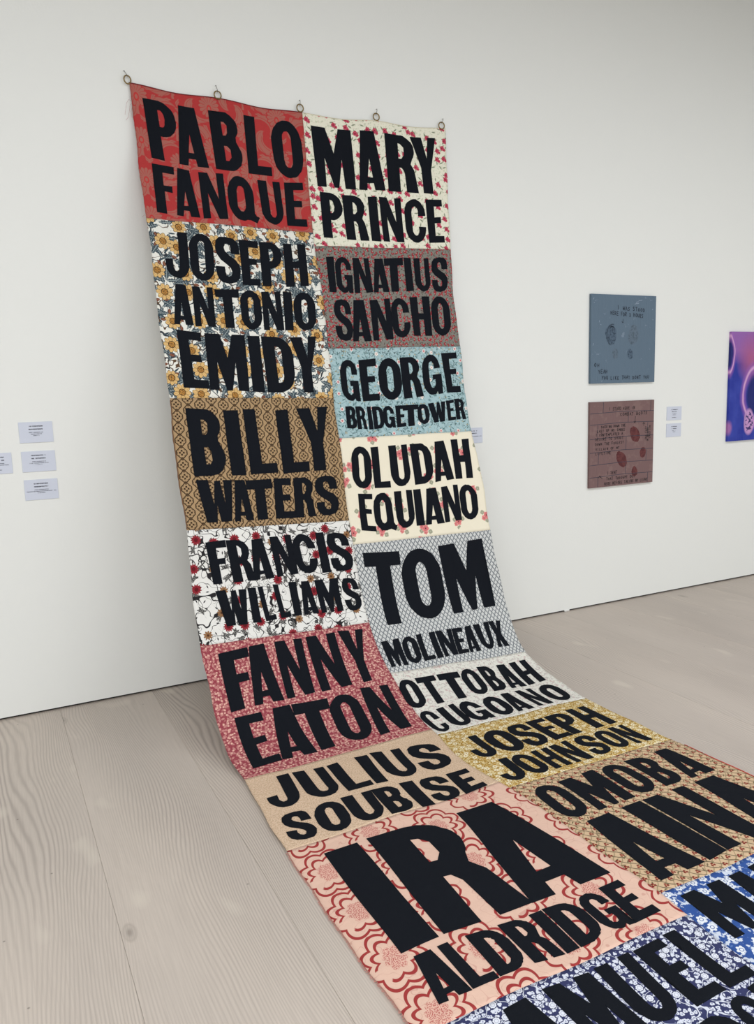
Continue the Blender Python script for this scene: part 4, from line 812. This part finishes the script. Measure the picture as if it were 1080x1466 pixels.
for (u, v, w_, h_, ti, ta, m, sd) in ((.30, .545, .104, .142, .12, .12, Mf, 1), (.645, .55, .092, .145, -.12, -.05, Mf2, 2), (.37, .335, .055, .075, .1, 0, Mf2, 3), (.60, .33, .052, .075, .2, .1, Mf, 4)):
    x, z = T(u, v); blob(x, z, w_, h_, -.0204, m, cb, 'footprint', ti, ta, sd)
x0_, z0_ = T(.30, .55)
mesh_obj('tread_mark', *strokes_vf([arc(x0_+.012, z0_, .05, .072, 75, 255, 10), arc(x0_+.01, z0_+.035, .022, .022, 20, 170, 6), [(x0_+.005, z0_+.06), (x0_+.03, z0_+.025)]], -.0208, .003), plain('smudge_line', (66, 82, 98), .8), cb)
Ms = plain('pale_scrape', (134, 148, 164), .8); R = random.Random(11)
pl = []
for (u, v) in ((.68, .92), (.72, .94), (.66, .90), (.70, .905), (.03, .94), (.04, .9), (.12, .69), (.14, .665), (.03, .43), (.94, .84), (.95, .73)):
    x, z = T(u, v); pl.append([(x, z), (x + R.uniform(.01, .035)*(1 if u > .5 and u < .9 else .2), z + R.uniform(-.004, .014))])
mesh_obj('paint_scrape', *strokes_vf(pl, -.0205, .0022), Ms, cb)
# brown brick canvas
cb = thing('canvas', 'square brown canvas with drawn bricks and red boot prints below the blue canvas', 'painting', (4.152, 0, .884), 'pair of square footprint canvases')
CX, CZ, CW = 3.845, .884, .617
mesh_obj('panel', *box_vf((CX, -.02, CZ), (CX+CW, -.001, CZ+.612), .001), paint_mat('dull_brown_paint', (122, 97, 96), (134, 110, 106), .5, 12, .42), cb)
def T(u, v): return CX + u*CW, CZ + v*.612
ML = plain('blue_black_line', (54, 54, 68), .8); Mt = plain('black_crayon', (32, 24, 28), .8)
rows = [.875, .745, .58, .42, .275, .13]; pl = []
for v in rows: pl.append([T(0.005, v - .01), T(.5, v + .004), T(.995, v - .004)])
for (u, a, b) in ((.20, 1, .875), (.945, 1, .875), (.59, .87, .75), (.12, .73, .58), (.56, .575, .42), (.90, .735, .58), (.135, .415, .28), (.885, .41, .28), (.56, .27, .14), (.13, .125, .005), (.915, .125, .005)):
    pl.append([T(u, a - .003), T(u - .004, b)])
mesh_obj('brick_outline', *strokes_vf(pl, -.0205, .0019), ML, cb)
for (tx, u, v, h, wd, sd) in (('I STOOD HERE IN', .29, .895, .024, .25, 1), ('COMBAT BOOTS', .46, .825, .025, .27, 2), ('SUCKING DOWN THE', .17, .695, .019, .235, 3), ('LAST OF MY SMOKE', .11, .645, .021, .27, 4),
   ('I CONTEMPLATED A', .09, .60, .021, .26, 5), ('DESIRE TO SHOOT', .085, .55, .020, .27, 6), ('DOWN THE FOULEST', .085, .495, .021, .275, 7), ('VILLAIN OF MY', .09, .435, .020, .23, 8), ('LIFETIME', .09, .385, .020, .15, 9),
   ('I SENT', .27, .145, .025, .10, 10), ('THAT THOUGHT OUT', .26, .075, .023, .28, 11), ('HERE BEFORE TAKING MY LEAVE', .23, .018, .024, .43, 12)):
    x, z = T(u, v); handwrite(tx, x, z, h*.88, wd, -.0207, .0017, Mt, cb, .01, sd)
for (tx, u, v, sd) in (('ONE FOOT', .885, .53, 13), ('ON THE OTHER', .915, .51, 14), ('STREET SIDE', .945, .54, 15)):
    x, z = T(u, v); handwrite(tx, x, z, .016, .10, -.0207, .0012, Mt, cb, 0, sd, True)
for (u, v, du, dv) in ((.69, .735, .01, .075), (.835, .735, .0, -.04), (.155, .135, .04, -.035)):
    a = T(u, v); b = T(u+du, v+dv); s = 1 if dv > 0 else 1
    mesh_obj('arrow', *strokes_vf([[a, b], [(a[0]-.009, a[1]+.012*(1 if dv > 0 else -1)), a, (a[0]+.009, a[1]+.012*(1 if dv > 0 else -1))]], -.0208, .0018), Mt, cb)
Mr = paint_mat('brick_red_print', (104, 60, 60), (82, 44, 47), .75, 30, .5)
for (u, v, w_, h_, ti, ta, sd) in ((.695, .60, .088, .125, .55, -.15, 5), (.49, .315, .085, .135, .6, -.1, 6), (.83, .375, .062, .08, -.1, 0, 7), (.70, .155, .058, .078, .1, -.25, 8)):
    x, z = T(u, v); blob(x, z, w_, h_, -.0203, Mr, cb, 'boot_print', ti, ta, sd)
# purple painting at the right edge
cp = thing('canvas', 'blue and violet painting with glowing pink outlines at the right edge of the photo', 'painting', (5.9, 0, 1.143))
p = Pat('blue_violet_glow_paint', .5, uv=False); p.ground((44, 56, 150))
wx = p.noise(p.x, p.z, 5, 2) - .5; x_ = p.x + wx*.04; z_ = p.z + wx*.03       # object space = room metres here
p.lay(below(p.noise(p.x, p.z, 4, 3, .6, 2.0), .47, .2)*.6, (70, 84, 178))
top = below(1.80 + (x_ - 5.27)*-.06 - z_, .0, .10); p.lay(top, (146, 98, 168))
p.lay(below(hyp((x_ - 5.50)*1.0, (z_ - 1.78)*.8), .10, .16)*.9, (170, 92, 132))
def glow(d, wd, k=1.0):
    global p
    p.lay(below(d, wd*1.8, wd*2.2)*.75, (150, 96, 176)); p.lay(below(d, wd*.5, wd*.9), (212, 164, 206))
d = (hyp((x_ - 5.22)*1.3, (z_ - 1.83)*.62) - .105).abs(); glow(d, .012)
p.lay(below(hyp((x_ - 5.22)*1.3, (z_ - 1.83)*.62), .085, .02), (40, 42, 112))
r2 = hyp((x_ - 5.56)*1.0, (z_ - 1.50)*.62); d = (r2 - .135).abs(); glow(d, .014)
p.lay(below(r2, .095, .03), (34, 40, 108))
r3 = hyp((x_ - 5.50)*1.2, (z_ - 1.29)*.75); p.lay(below(r3, .075, .02), (196, 150, 200)); p.lay(below(r3, .06, .01)*below(p.noise(p.x, p.z, 40, 3), .48, .05), (70, 56, 110))
p.lay(below(hyp((x_ - 5.27)*1.6, z_ - 1.25), .05, .04)*.8, (172, 112, 164))
mp = p.done(.0006, 40, False)
mesh_obj('panel', *box_vf((5.264, -.022, 1.143), (6.5, -.001, 1.995), .001), mp, cp)
